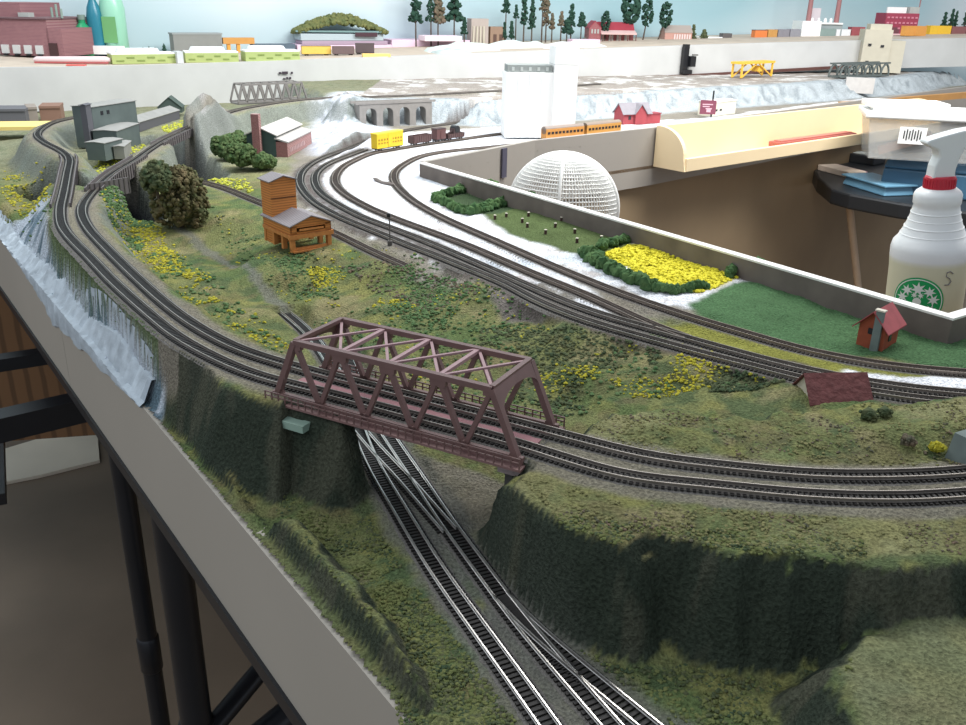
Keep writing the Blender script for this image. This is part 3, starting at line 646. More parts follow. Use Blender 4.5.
M_slr=mat('grey_slate_roof',lin(146,140,142),.7,var=.25,scale=120,wave=(60,'Y',1))
# coaling tower ------------------------------------------------------
A=U(292,253,-.324); B=U(332,246.5,-.324); e=B-A; W_=math.hypot(e.x,e.y)*1.0; ang=math.atan2(e.y,e.x)
ct=thing('coaling_tower','orange wooden coaling tower with grey roofs and open lower bays','building',A,ang)
d1=.085; pz=.022; he=.036; hr=.047
for x,y in ((.003,.003),(W_-.003,.003),(.003,d1*.33),(W_-.003,d1*.33),(.003,d1*.66),(W_-.003,d1*.66),(.003,d1-.003),(W_-.003,d1-.003)): MB().box((x,y,pz/2),(.006,.006,pz)).build('post',M_orb,ct)
mb=MB(); mb.box((W_/2,.003,.0035),(W_,.005,.003)); mb.box((W_/2,.001,pz-.001),(W_+.006,.005,.006)); mb.box((.001,d1/2,pz-.001),(.005,d1,.005)); mb.box((W_-.001,d1/2,pz-.001),(.005,d1,.005)); mb.box((W_/2,.003,.0005),(W_*.94,.012,.002)); mb.build('beams',M_orb,ct)
mb=MB()
fz=pz+.001
mb.box((.001,d1/2,(fz+he)/2),(.002,d1,he-fz)); mb.box((W_-.001,d1/2,(fz+he)/2),(.002,d1,he-fz)); mb.box((W_/2,d1-.001,(fz+he)/2),(W_,.002,he-fz)); mb.box((W_/2,d1/2,fz),(W_,d1,.002))
mb.box((.0045,.001,(fz+he)/2),(.009,.002,he-fz)); mb.box((W_-.0045,.001,(fz+he)/2),(.009,.002,he-fz)); mb.box((W_/2,.001,fz+.0015),(W_,.002,.005))
mb.prismy([(0,he-.003),(W_,he-.003),(W_,he),(W_/2,hr),(0,he)],0,.002)
mb.build('bin_house',M_or,ct)
MB().box((W_/2,-.0012,pz+.008),(W_*.6,.002,.0025)).build('sill_board',M_orb,ct)
a=MB();r=MB(); gable(a,r,W_,d1,he,hr,'y',.003,.0014); r.build('lower_roof',M_slr,ct)
tw=W_*.62; td=.031; ty=d1-td+.002; a=MB();r=MB(); gable(a,r,tw,td,.087,.093,'y',.0032,.0014,0.001,ty,0); a.build('tower',M_or,ct); r.build('tower_roof',M_slr,ct)
MB().box((tw/2,ty-.0004,.064),(tw,.001,.001)).build('seam_strip',mat('dark_seam',(.08,.03,.01),.8),ct)
# foliage -------------------------------------------------------------
def foliage_mat(n,c,c2,sc=90): return mat(n,c,.95,col2=c2,scale=sc,spec=.1,bump=.5)
F_dk=foliage_mat('foliage_dark',lin(64,82,60),lin(104,106,76)); F_gr=foliage_mat('foliage_green',lin(72,104,66),lin(106,126,86)); F_br=foliage_mat('foliage_olive_brown',lin(78,88,60),lin(118,104,78),60)
F_pine=foliage_mat('foliage_pine',lin(38,66,56),lin(60,86,72)); F_red=foliage_mat('foliage_rusty',lin(84,92,76),lin(128,108,92))
F_yel=foliage_mat('foliage_yellow',lin(196,184,62),lin(150,150,60),200); F_hg=foliage_mat('hedge_green',lin(58,88,56),lin(88,114,72))
M_bark=mat('bark',lin(92,80,70),.9,var=.3,scale=60)
def clumps(mb,c,rx,ry,rz,n,s,rng=random):
    for i in range(n):
        u=rng.uniform(-1,1); a=rng.uniform(0,2*PI); k=rng.uniform(.55,1)**.5; q=math.sqrt(1-u*u)
        mb.blob((c[0]+rx*q*math.cos(a)*k,c[1]+ry*q*math.sin(a)*k,c[2]+rz*u*k),s*rng.uniform(.6,1.3),rng)
def bush(name,label,cat,p,w,h,fm,n=160,s=.006,group=None,trunk=True,seed=1,lobes=5):
    rng=random.Random(seed); t=thing(name,label,cat,p,0,group); mb=MB()
    mb.blob((0,0,h*.5),w*.42,rng)
    for i in range(lobes):
        a=2*PI*i/lobes+rng.uniform(-.4,.4); r=w*.22; clumps(mb,(r*math.cos(a),r*math.sin(a),h*rng.uniform(.38,.68)),w*.28,w*.28,h*.34,int(n*2.2)//lobes,s*.62,rng)
    clumps(mb,(0,0,h*.66),w*.25,w*.25,h*.33,n,s*.62,rng)
    mb.build('foliage',fm,t)
    if trunk: MB().tube([(0,0,-.004),(0,0,h*.5)],[w*.06,w*.03],7).build('trunk',M_bark,t)
    return t
p=ground_at(183,226); sz=mpp(p); p=p-Vector((0,0,.010))
bush('bushy_tree','larger of two dark bushy trees, brown-green and standing left of the orange tower','tree',p,58*sz,66*sz,F_br,520,.0062,seed=4,lobes=8)
p=ground_at(158,196); bush('bushy_tree','smaller olive bush partly hidden behind the dark brown-green tree','tree',p,30*mpp(p),36*mpp(p),F_dk,220,.006,seed=5)
for i,(px,py,w,h,lb) in enumerate([(228,160,32,24,'left bush of the green clump beside the rock by the grey-roofed factory'),(241,170,34,26,'front bush of the green clump, just behind the orange tower'),(240,152,26,20,'back bush of the green clump, against the dark green factory end'),(264,170,26,16,'right, lowest bush of the green clump next to the brick annex')]):
    p=ground_at(px,py); bush('green_bush',lb,'bush',p,w*mpp(p),h*mpp(p),foliage_mat('bush_olive_green',lin(62,88,54),lin(98,112,74)),320,.0068,seed=10+i,trunk=False,group='bushes before the factory')
# hedges ---------------------------------------------------------------
def hedge(pts,label,r=.009,fm=F_hg,seed=3,step=.6,name='hedge',group='hedges around the model fields'):
    P=[ground_at(*q,-.311) for q in pts]; rng=random.Random(seed); o=P[0]; t=MB()
    for p in even([v for v in P],r*step):
        for k in range(4): t.blob((p.x-o.x+rng.uniform(-.5,.5)*r,p.y-o.y+rng.uniform(-.5,.5)*r,p.z-o.z+rng.uniform(.2,.9)*r),r*rng.uniform(.45,.8),rng)
    ob=t.build(name,fm); ob.location=o; tag(ob,label,'hedge',group); return ob
hedge([(436,199),(447,196),(462,192),(480,189),(494,187)],'back hedge of the small dark green field near the white plaster',.010,seed=1)
hedge([(434,201),(447,206),(458,211),(470,215)],'left hedge of the small dark green field, beside the innermost track',.010,seed=2)
hedge([(474,214),(487,210),(500,206),(512,203),(524,201),(534,202)],'front hedge between the dark green field and the stump field',.012,seed=3)
hedge([(585,255),(592,262),(603,268),(614,274),(626,280),(638,286),(650,290)],'long front-left hedge of the yellow field, beside the white plaster strip',.011,seed=4)
hedge([(652,290),(668,293),(685,292),(704,288)],'low front hedge of the yellow field',.008,seed=5)
hedge([(600,250),(612,246),(625,242),(640,240)],'back hedge of the yellow field along the grey pit board',.009,seed=6)
hedge([(728,277),(740,273),(752,269),(760,266)],'short right hedge of the yellow field against the board',.010,seed=7)
# crops -----------------------------------------------------------------
def scatter(name,label,regions,fm,s,n,z=-.31,seed=1,cat='scenery foam',sq=.6,lift=.3,noise=None):
    rng=random.Random(seed); mb=MB(); X=[];Y=[]
    polys=[PX(r,z) for r in regions]
    for poly in polys:
        xs_=[q[0] for q in poly]; ys_=[q[1] for q in poly]; ar=abs(sum(poly[i][0]*poly[(i+1)%len(poly)][1]-poly[(i+1)%len(poly)][0]*poly[i][1] for i in range(len(poly))))/2
        x=np.array([rng.uniform(min(xs_),max(xs_)) for _ in range(n*4)]); y=np.array([rng.uniform(min(ys_),max(ys_)) for _ in range(n*4)])
        k=sdf(x,y,poly)>0
        if noise is not None: k&=(fbm(x,y,noise[0],3,seed)>noise[1]+np.array([rng.uniform(-.06,.06) for _ in x]))
        x=x[k][:n];y=y[k][:n]; X+=list(x);Y+=list(y)
    X=np.array(X);Y=np.array(Y); Z=terrain(X[None],Y[None],False)[0]
    keep=np.ones(len(X),bool)
    for kk in tracks:
        keep&=seg(X,Y,coarse(kk))[0]>.0125
    if name=='ground_foam':
        sl=np.hypot(terrain(X[None]+.004,Y[None],False)[0]-Z,terrain(X[None],Y[None]+.004,False)[0]-Z)/.004; keep&=sl<.45
    X,Y,Z=X[keep],Y[keep],Z[keep]
    o=Vector((X.mean(),Y.mean(),Z.mean()+CZ))
    for a,b,c in zip(X,Y,Z):
        r=s*.72*rng.uniform(.4,1.5); mb.blob((a-o.x,b-o.y,c+CZ-o.z+r*lift),r,rng,sq=sq)
    ob=mb.build(name,fm); ob.location=o; return tag(ob,label,cat,kind='stuff')
scatter('yellow_crop','bright yellow crop filling the field inside the hedge',[[(603,252),(640,243),(735,268),(738,277),(700,291),(660,287)]],mat('crop_yellow',lin(236,224,58),.9,col2=lin(206,196,40),scale=300),.0032,1800,seed=2)
F_yf=F_yel
mid=[[(95,200),(130,190),(200,250),(300,320),(262,352),(190,300),(120,240)]]
scatter('yellow_flower_foam','yellow foam flowers on the slope beside the upper tracks',mid+[[(120,205),(150,215),(260,310),(245,330),(170,270)]],F_yf,.0026,2200,z=-.315,seed=5,noise=(22,-.01))
scatter('green_foam','dark green foam clumps on the slope beside the upper tracks',mid+[[(98,196),(140,200),(165,225),(150,240),(110,225)]],F_gr,.0034,1300,z=-.315,seed=6,noise=(26,.0))
scatter('yellow_flower_foam','yellow foam flowers on the bank between the front board and upper tracks at left',[[(5,172),(40,175),(56,200),(55,222),(22,215),(0,190)],[(-5,165),(48,182),(52,215),(15,205)]],F_yf,.003,420,z=-.325,seed=7,noise=(18,-.02))
scatter('green_foam','green foam on the bank between the front board and upper tracks at left',[[(0,165),(50,180),(58,225),(20,222)],[(62,225),(100,275),(160,340),(150,352),(90,290)]],F_gr,.0032,420,z=-.31,seed=8,noise=(20,.0))
scatter('yellow_crop','yellow crop rows beside the grey factory at the upper left',[[(90,160),(105,152),(140,137),(150,142),(148,150),(110,168),(92,170)]],mat('crop_yellow_pale',lin(206,204,70),.9,col2=lin(150,160,60),scale=300),.0035,500,z=-.312,seed=9)
scatter('yellow_crop','pale yellow weeds on the far bank behind the small tunnel',[[(160,128),(185,120),(190,126),(168,134)],[(200,172),(245,178),(255,190),(215,184)]],MATS['crop_yellow_pale'],.0035,220,z=-.312,seed=10)
midfield=[[(200,200),(260,255),(400,262),(520,300),(640,345),(800,390),(740,400),(600,400),(560,420),(440,380),(330,320),(250,280)]]
scatter('dark_foam','dark green foam tufts over the middle field behind the bridge',midfield+[[(480,290),(640,345),(640,390),(560,410),(480,370)],[(640,345),(790,388),(790,404),(690,402),(650,385)]],F_dk,.0024,1400,z=-.335,seed=12,noise=(16,.0))
scatter('green_foam','mid green foam tufts over the middle field behind the bridge',midfield+[[(210,205),(250,235),(330,260),(400,275),(480,300),(440,330),(300,290)]],F_gr,.0026,3000,z=-.335,seed=13,noise=(14,-.03))
scatter('yellow_flower_foam','sparse yellow foam flowers over the middle field behind the bridge',[midfield[0],[(520,350),(700,370),(790,400),(600,400),(560,410)],[(300,265),(400,290),(420,310),(330,300)]],F_yf,.0022,900,z=-.335,seed=14,noise=(19,.04))
scatter('russet_foam','brownish foam tufts between the middle field and the yard',[[(400,262),(480,285),(480,300),(420,300),(340,260)]],F_red,.0026,400,z=-.318,seed=15)
F_ol=foliage_mat('foam_olive',lin(122,126,80),lin(98,108,66),200)
front_=[[(500,590),(640,610),(850,625),(840,725),(640,725),(520,600)],[(262,480),(350,490),(370,520),(430,600),(520,725),(420,725),(330,600)],[(360,500),(420,590),(520,725),(560,740),(400,725)]]
scatter('ground_foam','fine dark green foam tufts on the low ground in the foreground',front_,F_dk,.0015,1500,z=-.358,seed=21,noise=(30,-.04))
scatter('ground_foam','fine olive foam tufts on the low ground in the foreground',front_,F_ol,.0015,1500,z=-.358,seed=22,noise=(24,-.04))
top_=[[(520,470),(700,500),(960,515),(966,545),(700,538),(560,512)],[(575,405),(700,400),(966,390),(966,460),(700,450),(600,440)]]
scatter('ground_foam','fine olive foam tufts over the grassy hilltop around the upper tracks',top_,foliage_mat('foam_tan_olive',lin(142,138,96),lin(118,118,80),200),.0014,1300,z=-.289,seed=23,noise=(30,-.06))
scatter('ground_foam','fine brownish green foam tufts over the grassy hilltop around the upper tracks',top_,F_red,.0013,400,z=-.289,seed=24,noise=(26,.02))
# field stumps -------------------------------------------------------------
M_st=mat('pale_cut_wood',lin(214,206,190),.8); M_std=mat('dark_bark_brown',lin(70,50,42),.9)
st=None
wh=['at the far left corner','second from the left along the hedge','dark one near the field centre back','left of centre','dark leaning one left of centre','back row beside the board, left','back row beside the board, second','back row beside the board, third','in the middle of the field','at the front near the white plaster','right of the middle, back row','faint brown one right of the middle','large pale one towards the yellow field','tall dark one by the board','pale one before the yellow hedge','small one right of the pale one','rightmost by the board','last one beside the yellow field hedge']
for i,(cx,cy) in enumerate([(285,172),(335,164),(432,160),(405,187),(427,208),(500,147),(540,163),(577,181),(550,208),(507,237),(652,198),(635,234),(645,275),(750,206),(752,265),(815,248),(850,235),(660,320)]):
    p=ground_at(430+cx/4.39,180+cy/4.39,-.311); h=.006 if i!=13 else .011
    if st is None:
        st=thing('tree_stump','x','stump',p,0,'stumps in the stump field'); MB().lathe([(.0026,-.001),(.0021,.001),(.002,.006)],8).build('trunk',M_std,st); MB().lathe([(.0022,.006),(.0021,.0068),(0,.0069)],8).build('cut_top',M_st,st); o=st
    else: o=copy_tree(st)
    o.location=p; o.scale=(1,1,h/.006); o['label']='tiny tree stump on the grassy field, '+wh[i]
# signal post --------------------------------------------------------------
p=ground_at(390,245); sg=thing('signal_post','slim grey signal mast standing beside the yard tracks','signal',p)
k=mpp(p); MB().box((0,0,.003),(.006,.006,.006)).build('base',M_conc,sg); MB().tube([(0,0,0),(0,0,30*k)],.0008,6).build('mast',M_conc,sg); MB().box((-.001,0,30*k),(.005,.003,.005)).build('head',M_black,sg)
# small red house -------------------------------------------------------------
M_rh=mat('red_brown_card',lin(168,84,56),.8,var=.25,scale=120); M_pk=mat('pinkish_red_roof',lin(176,84,88),.7,var=.2,scale=80); M_gs=mat('grey_stone_strip',lin(120,132,128),.8,var=.2,scale=90)
A=U(856,343,-.311); B=U(882,350,-.311); hs=building('toy_house','small red-roofed house with grey chimney strip alone on the bright green field','building',A,B,.036,.022,.036,M_rh,M_pk,'y',[('f',.012,.016,.005,.006),('r',.014,.010,.006,.008)],ov=.005)
wv=(B-A); ww=math.hypot(wv.x,wv.y); MB().box((ww*.72,-.002,.020),(.0075,.004,.042)).build('chimney',M_gs,hs); MB().box((ww*.72,-.002,.0416),(.0095,.006,.0015)).build('chimney_cap',M_st,hs)
# dark red roofed building --------------------------------------------------------
A=U(809,421,-.332); B=U(866,420,-.332)
M_rr=mat('dark_red_shingle',lin(126,74,72),.85,var=.3,scale=160,bump=.5)
bh=building('shed','low shed with a dark red shingle roof half hidden behind the grassy hill','building',A,B,.036,.018,.036,mat('cream_card',lin(196,188,168),.8),M_rr,'x',ov=.003)
# small block at the right edge
p=U(971,441,-.281); o=MB().box((0,0,.009),(.02,.02,.022),.5,taper=(.8,.8)).build('stone_block',M_gs); o.location=(p.x,p.y,zat(p.x,p.y)); tag(o,'small brown-grey stone block on the hilltop at the right edge','block')
for i,(px,py,r,fm,lb) in enumerate([(907,445,.005,F_red,'rusty little bush on the hilltop near the upper tracks'),(936,452,.005,F_yel,'yellowish little bush on the hilltop, right of the rusty one'),(868,420,.006,F_dk,'dark low tuft on the hilltop behind the rusty bush'),(884,417,.005,F_dk,'second dark low tuft on the hilltop, right of the larger one')]):
    p=ground_at(px,py,-.285); bush('low_bush',lb,'bush',p,r*2.4,r*1.5,fm,40,.002,trunk=False,seed=30+i)
# factory with chimney ----------------------------------------------------------------
M_fg=mat('dark_green_siding',lin(62,84,80),.8,var=.15,scale=80); M_wr=mat('pale_grey_roof',lin(196,192,188),.8,var=.12,scale=60); M_bk=brick('red_brick',lin(150,92,90),lin(128,74,74),lin(170,140,136),160)
p0=U(256,143,-.309); p1=U(281,143,-.309); p2=U(309,126,-.309)
A=p0;B=p1; w=(B-A).length
M_off=mat('pale_wall_grey',lin(176,180,176),.8,var=.1,scale=60)
LD=U(314,143,-.312)-U(288,157,-.312); la=math.atan2(LD.y,LD.x); w=.062; xd=Vector((math.cos(la-PI/2),math.sin(la-PI/2),0)); p0=U(288,157,-.312)-xd*(w+.024)
fx=thing('factory','factory shed with dark green gable end, pale roof and brick annex','building',p0,la-PI/2)
dd=.18
a=MB();r=MB(); gable(a,r,w,dd,.043,.056,'y',.004,.002); a.build('walls',M_fg,fx); r.build('roof',M_wr,fx)
MB().box((w*.40,-.006,.043),(.016,.014,.086)).build('chimney',M_bk,fx)
MB().box((w+.012,dd*.5,.013),(.024,dd,.034)).build('brick_annex',M_bk,fx)
MB().box((w+.012,dd*.5,.0335),(.030,dd+.004,.003),0,0,R(15)).build('annex_roof',M_wr,fx)
for i in range(10): MB().box((w+.0245,.02+i*.011,.012),(.001,.005,.009)).build('window',mat('window_pale',lin(190,160,160),.5),fx)
# grey factory group upper left ---------------------------------------------------------
M_gf=mat('grey_green_card',lin(98,110,108),.8,var=.15,scale=40); M_gr2=mat('mid_grey_roof',lin(150,150,146),.8,var=.15,scale=40)
def blk(name,label,px0,py0,px1,py1,d,h,wm,rm,z=-.312,hr=None,wins=(),axis='x'):
    A=U(px0,py0,z);B=U(px1,py1,z); return building(name,label,'building',A,B,d,h,hr or h+.0015,wm,rm,axis,wins)
blk('factory_block','tall grey-green flat factory block at the back of the upper left group',97,148,140,139,.05,.084,M_gf,M_gr2,wins=[('f',.03,.07,.008,.008),('f',.05,.07,.008,.008)])
blk('factory_block','lower left grey factory block with flat pale roof in front of the tall one',106,160,124,155,.04,.032,M_gf,M_gr2,z=-.312)
blk('factory_block','middle grey factory block with flat roof right of the low one',119,152,141,143,.05,.042,M_gf,M_gr2,z=-.312)
blk('loading_ramp','pale sloping ramp between the grey factory blocks',125,158,132,152,.02,.022,M_gr2,M_gr2,z=-.312)
blk('factory_block','long dark grey shed with low pale roof behind the yellow crop, right end',140,131,180,118,.05,.020,mat('dark_slate_wall',lin(92,92,98),.8),M_gr2,z=-.31,hr=.03)
blk('shed','small dark green peaked shed left of the grey rock mound',158,112,182,112,.05,.012,mat('dark_green_roof',lin(70,84,78),.8),MATS['dark_green_roof'],z=-.30,hr=.038,axis='y')
blk('retaining_wall','tall narrow dark post wall at the left end of the grey factory',92,152,97,150,.012,.094,mat('dark_slate_wall',lin(92,92,98)),MATS['dark_slate_wall'])
# little girder bridges over the gullies ------------------------------------------------
M_gd=mat('girder_grey',lin(112,106,106),.6,var=.2,scale=60)
def girder(key,pa,pb,z,label,h=.018,side=(1,1)):
    tr=tracks[key]; a=min(range(len(tr)),key=lambda i:(tr[i]-U(*pa,z)).length); b=min(range(len(tr)),key=lambda i:(tr[i]-U(*pb,z)).length)
    P=tr[min(a,b):max(a,b)+1]; o=P[0].copy(); t=thing('girder_bridge',label,'bridge',o); mb=[MB(),MB()]; dk=MB()
    for p,q in zip(P[:-1],P[1:]):
        d=(q-p).normalized(); nn_=Vector((-d.y,d.x,0))
        dk.bar(p-o-Vector((0,0,.0062)),q-o-Vector((0,0,.0062)),.024,.003)
        for s in (0,1):
            if side[s]: off=nn_*(.0125 if s else -.0125)+Vector((0,0,-h*.42)); mb[s].bar(p-o+off,q-o+off,.0015,h)
    dk.build('deck',M_gd,t)
    for s in (0,1):
        if side[s]:
            for p in even(P,.012): 
                i=min(range(len(P)-1),key=lambda i:(P[i]-p).length); d=(P[i+1]-P[i]).normalized(); nn_=Vector((-d.y,d.x,0)); mb[s].box(p-o+nn_*(.0138 if s else -.0138)+Vector((0,0,-h*.42)),(.0016,.002,h),math.atan2(d.y,d.x))
            mb[s].build('plate_girder',M_gd,t)
girder('B',(97,186),(136,157),-.28,'grey plate girder bridge carrying the inner upper track over the dark gully',.024)
girder('B',(160,141),(190,127),-.27,'short grey girder bridge farther back, over the gully by the rock mound',.016)
girder('A',(63,200),(70,157),-.28,'grey girder bridge carrying the outer upper track at the far left',.018)
g=thing('bridge_wing','loose grey slatted girder panel standing left of the inner girder bridge','panel',U(92,188,-.285),math.atan2(1,.6)); MB().box((.03,0,-.006),(.075,.002,.026)).build('plate',M_gd,g)
mb=MB(); [mb.box((-.004+i*.009,-.0014,-.006),(.002,.001,.026)) for i in range(9)]; mb.build('ribs',M_conc,g)
# silo ---------------------------------------------------------------------------------
M_wh=mat('bright_white_card',lin(246,246,244),.7,var=.03,scale=20)
A=U(505,137.5,-.309); B=U(577,136,-.309); k=mpp(A); e=B-A; ang=math.atan2(e.y,e.x)-.15
si=thing('grain_elevator','tall white grain elevator with a higher right tower, tallest model beyond the yard','building',A,ang)
w1=47*k; h1=62*k; w2=23*k; h2=87*k; dp=.07
mb=MB(); mb.box((w1/2,dp/2,h1/2),(w1,dp,h1)); 
for i in range(5): mb.box((w1*i/4,-.0005,h1/2),(.0022,.003,h1))
mb.build('silo_bins',M_wh,si)
MB().box((w1/2,dp/2,h1+.008),(w1*.94,dp*.8,.017)).build('headhouse',mat('grey_headhouse',lin(138,144,142),.7),si)
for i in range(5): MB().box((w1*(.14+i*.18),dp*.1-.001,h1+.008),(.006,.002,.008)).build('window',mat('pale_pane',lin(180,186,184),.4),si)
MB().box((w1+w2/2,dp/2-.004,h2*.40),(w2,dp+.008,h2*.8)).build('tower',M_wh,si); MB().box((w1+w2/2,dp/2-.004,h2*.902),(w2,dp+.008,h2*.195)).build('tower_top',M_wh,si); MB().box((w1+w2/2,dp/2-.004,h2*.802),(w2*.98,dp,.003)).build('seam',M_off,si)
MB().box((w1+w2+.012,dp/2,.013),(.022,.03,.026)).build('side_box',M_fg,si)
# rolling stock -------------------------------------------------------------------------
def railpt(key,px,py,z=ZY):
    P=tracks[key]; u=U(px,py,z); i=min(range(1,len(P)-1),key=lambda i:(P[i]-u).length); d=P[i+1]-P[i-1]; return P[i].copy(),math.atan2(d.y,d.x)
M_whl=mat('wheel_metal',lin(70,60,56),.5,metal=.5)
def bogies(t,L,n=2):
    for x in (-L*.34,L*.34):
        mb=MB(); mb.box((x,0,.0035),(.013,.009,.002))
        for dx in (-.004,.004):
            for y in (-.0045,.0045):
                mb.tube([(x+dx,y-.0006,.0022),(x+dx,y+.0006,.0022)],.0022,10)
        mb.build('bogie',M_whl,t)
def car(label,p,ang,L,h,col,roof=None,kind='box',w=.018,group=None,name='boxcar',cat='rail car',lettering=None,z0=0,bog=True):
    t=thing(name,label,cat,p+Vector((0,0,z0)),ang,group); cm=mat('car_'+'%d_%d_%d'%col,lin(*col),.55,var=.08,scale=100); rm=mat('car_'+'%d_%d_%d'%(roof or col),lin(*(roof or col)),.55,var=.08,scale=100)
    if bog: bogies(t,L)
    b0_=.005
    MB().box((0,0,b0_),(L,w*.8,.002)).build('underframe',M_black,t)
    if kind=='box':
        MB().box((0,0,b0_+.001+h/2),(L,w,h)).build('body',cm,t)
        MB().prismy([(-L/2-.001,b0_+h+.001),(L/2+.001,b0_+h+.001),(L/2+.001,b0_+h+.002),(L/2,b0_+h+.0034),(-L/2,b0_+h+.0034),(-L/2-.001,b0_+h+.002)],-w*.51,w*.51).build('roof',rm,t)
        for s in (-1,1): MB().box((0,s*(w/2+.0004),b0_+h/2),(L*.16,.001,h*.86)).build('door',cm,t)
        if lettering:
            for s in (-1,1):
                mb=MB(); rng=random.Random(5)
                for k in range(9):
                    x=-L*.42+k*L*.105
                    if abs(x)<L*.1: continue
                    mb.box((x,s*(w/2+.0003),b0_+h*.62),(L*.05,.0008,h*.14)); mb.box((x,s*(w/2+.0003),b0_+h*.38),(L*.06,.0008,h*.10))
                mb.build('lettering',mat('lettering_'+'%d_%d_%d'%lettering,lin(*lettering),.6),t)
    elif kind=='coach':
        MB().box((0,0,b0_+.001+h/2),(L,w,h)).build('body',cm,t)
        MB().tube([(-L/2,0,b0_+h-w*.1),(L/2,0,b0_+h-w*.1)],w*.5,12).build('roof',rm,t)
        mb=MB()
        for s in (-1,1):
            for k in range(10): mb.box((-L*.43+k*L*.095,s*(w/2+.0003),b0_+h*.62),(L*.06,.0008,h*.25))
        mb.build('window_band',MATS['window_dark'],t)
    elif kind=='gon':
        mb=MB()
        for s in (-1,1): mb.box((0,s*w/2,b0_+h/2),(L,.001,h)); mb.box((s*L/2,0,b0_+h/2),(.001,w,h))
        for s in (-1,1):
            for k in range(8): mb.box((-L*.44+k*L*.125,s*(w/2+.0007),b0_+h/2),(.0015,.0012,h))
        mb.build('sides',cm,t)
    elif kind=='tank':
        MB().tube([(-L/2,0,b0_+h*.5),(-L/2+.002,0,b0_+h*.5),(L/2-.002,0,b0_+h*.5),(L/2,0,b0_+h*.5)],[w*.3,w*.48,w*.48,w*.3],16).build('tank',cm,t,smooth=True)
        MB().tube([(0,0,b0_+h*.5),(0,0,b0_+h*1.1)],w*.15,12).build('dome',cm,t)
    return t
p,a=railpt('3',394.5,150); car('yellow boxcar at the end of the brown train on the curve',p,a,.083,.030,(232,196,40),(240,210,70),lettering=(170,130,30))
p,a=railpt('3',419,143.5); car('low dark brown gondola directly behind the yellow boxcar',p,a,.060,.016,(88,64,62),kind='gon',name='gondola')
p,a=railpt('3',436,141); car('brown caboose-like boxcar between the gondola and the wrecking crane',p,a,.030,.022,(96,62,60),(70,52,52))
p,a=railpt('3',455,139); cr=car('brown wrecking crane car at the right end of the train',p,a,.055,.010,(84,60,58),kind='gon',name='crane_car')
MB().box((-.004,0,.017),(.024,.016,.018),taper=(.8,.9)).build('cab',mat('crane_brown',lin(70,54,54),.6),cr); MB().bar((.004,0,.02),(.030,0,.012),.003,.003).build('boom',MATS['crane_brown'],cr); MB().tube([(-.004,-.009,.024),(-.004,.009,.024)],.008,12).build('hoist_drum',M_black,cr)
p,a=railpt('4',557,138.5); car('orange streamlined coach, left one beside the white grain elevator',p,a,.125,.022,(204,142,72),(140,128,120),kind='coach',name='coach')
p,a=railpt('4',600,134.5); car('orange streamlined coach with long grey roof, right one near the trough',p,a,.125,.022,(208,150,76),(144,130,118),kind='coach',name='coach')
# red farm and sign beyond the pit ------------------------------------------------------------
M_barn=mat('barn_red',lin(164,70,76),.8,var=.15,scale=60); M_brf=mat('grey_farm_roof',lin(142,138,144),.8,var=.15,scale=60)
A=U(623,124,-.309);B=U(650,123,-.309); f=building('farmhouse','red farmhouse with grey gabled roof and low wing beyond the trough','building',A,B,.05,.028,.052,M_barn,M_brf,'x',[('f',.02,.016,.008,.010),('f',.05,.016,.008,.010)],ov=.004)
a=MB();r=MB(); gable(a,r,.035,.03,.030,.052,'y',.003,.0015,.035,-.006,0); a.build('dormer',M_barn,f); r.build('dormer_roof',M_brf,f)
MB().box((.098,.02,.013),(.05,.03,.026)).build('wing',M_barn,f); MB().box((.098,.02,.027),(.054,.034,.002)).build('wing_roof',mat('red_roof',lin(150,72,80),.8),f)
p=U(707,117,-.309); sgn=thing('shop_sign','maroon square sign board on a post beside a small cream shop','sign',p,R(45)-.9); MB().tube([(.012,.004,0),(.012,.004,.075)],.0025,8).build('post',M_black,sgn)
MB().box((0,0,.028),(.046,.004,.040)).build('board',mat('maroon_board',lin(122,62,80),.6),sgn); mb=MB(); [mb.box((-.002+dx,-.0025,z),(w__,.001,.003)) for dx,w__,z in ((0,.030,.036),(-.004,.020,.030),(.004,.018,.024))]; mb.box((.002,-.0025,.018),(.012,.001,.008)); mb.build('lettering',mat('pink_paint',lin(214,170,180),.6),sgn)
A=U(712,116,-.309);B=U(735,113,-.309); building('shop','small cream flat-roofed shop behind the maroon sign','building',A,B,.05,.038,.040,mat('cream_wall',lin(214,210,192),.8),M_wh,'x',[('f',.02,.015,.012,.006),('f',.045,.015,.012,.006)])
p=U(672,122,-.309)
p=ground_at(383,183); o=MB().tube([(-.020,.030,.002),(-.012,.012,.003),(.0,-.008,.002),(.012,-.020,.003),(.024,-.026,.002)],[.002,.0035,.003,.0035,.002],7).build('twig',mat('grey_twig',lin(120,112,106),.9),smooth=True); o.location=p; tag(o,'small grey twig lying on the white plaster between the two inner yard tracks','twig')


# ------------------------------------------------------------------ trough shelf on the far pit board
M_cream=mat('cream_painted_wood',lin(238,216,176),.55,var=.05,scale=8)
P0,e,nr=onfas(655,163,1,.004); ang=math.atan2(e.y,e.x)
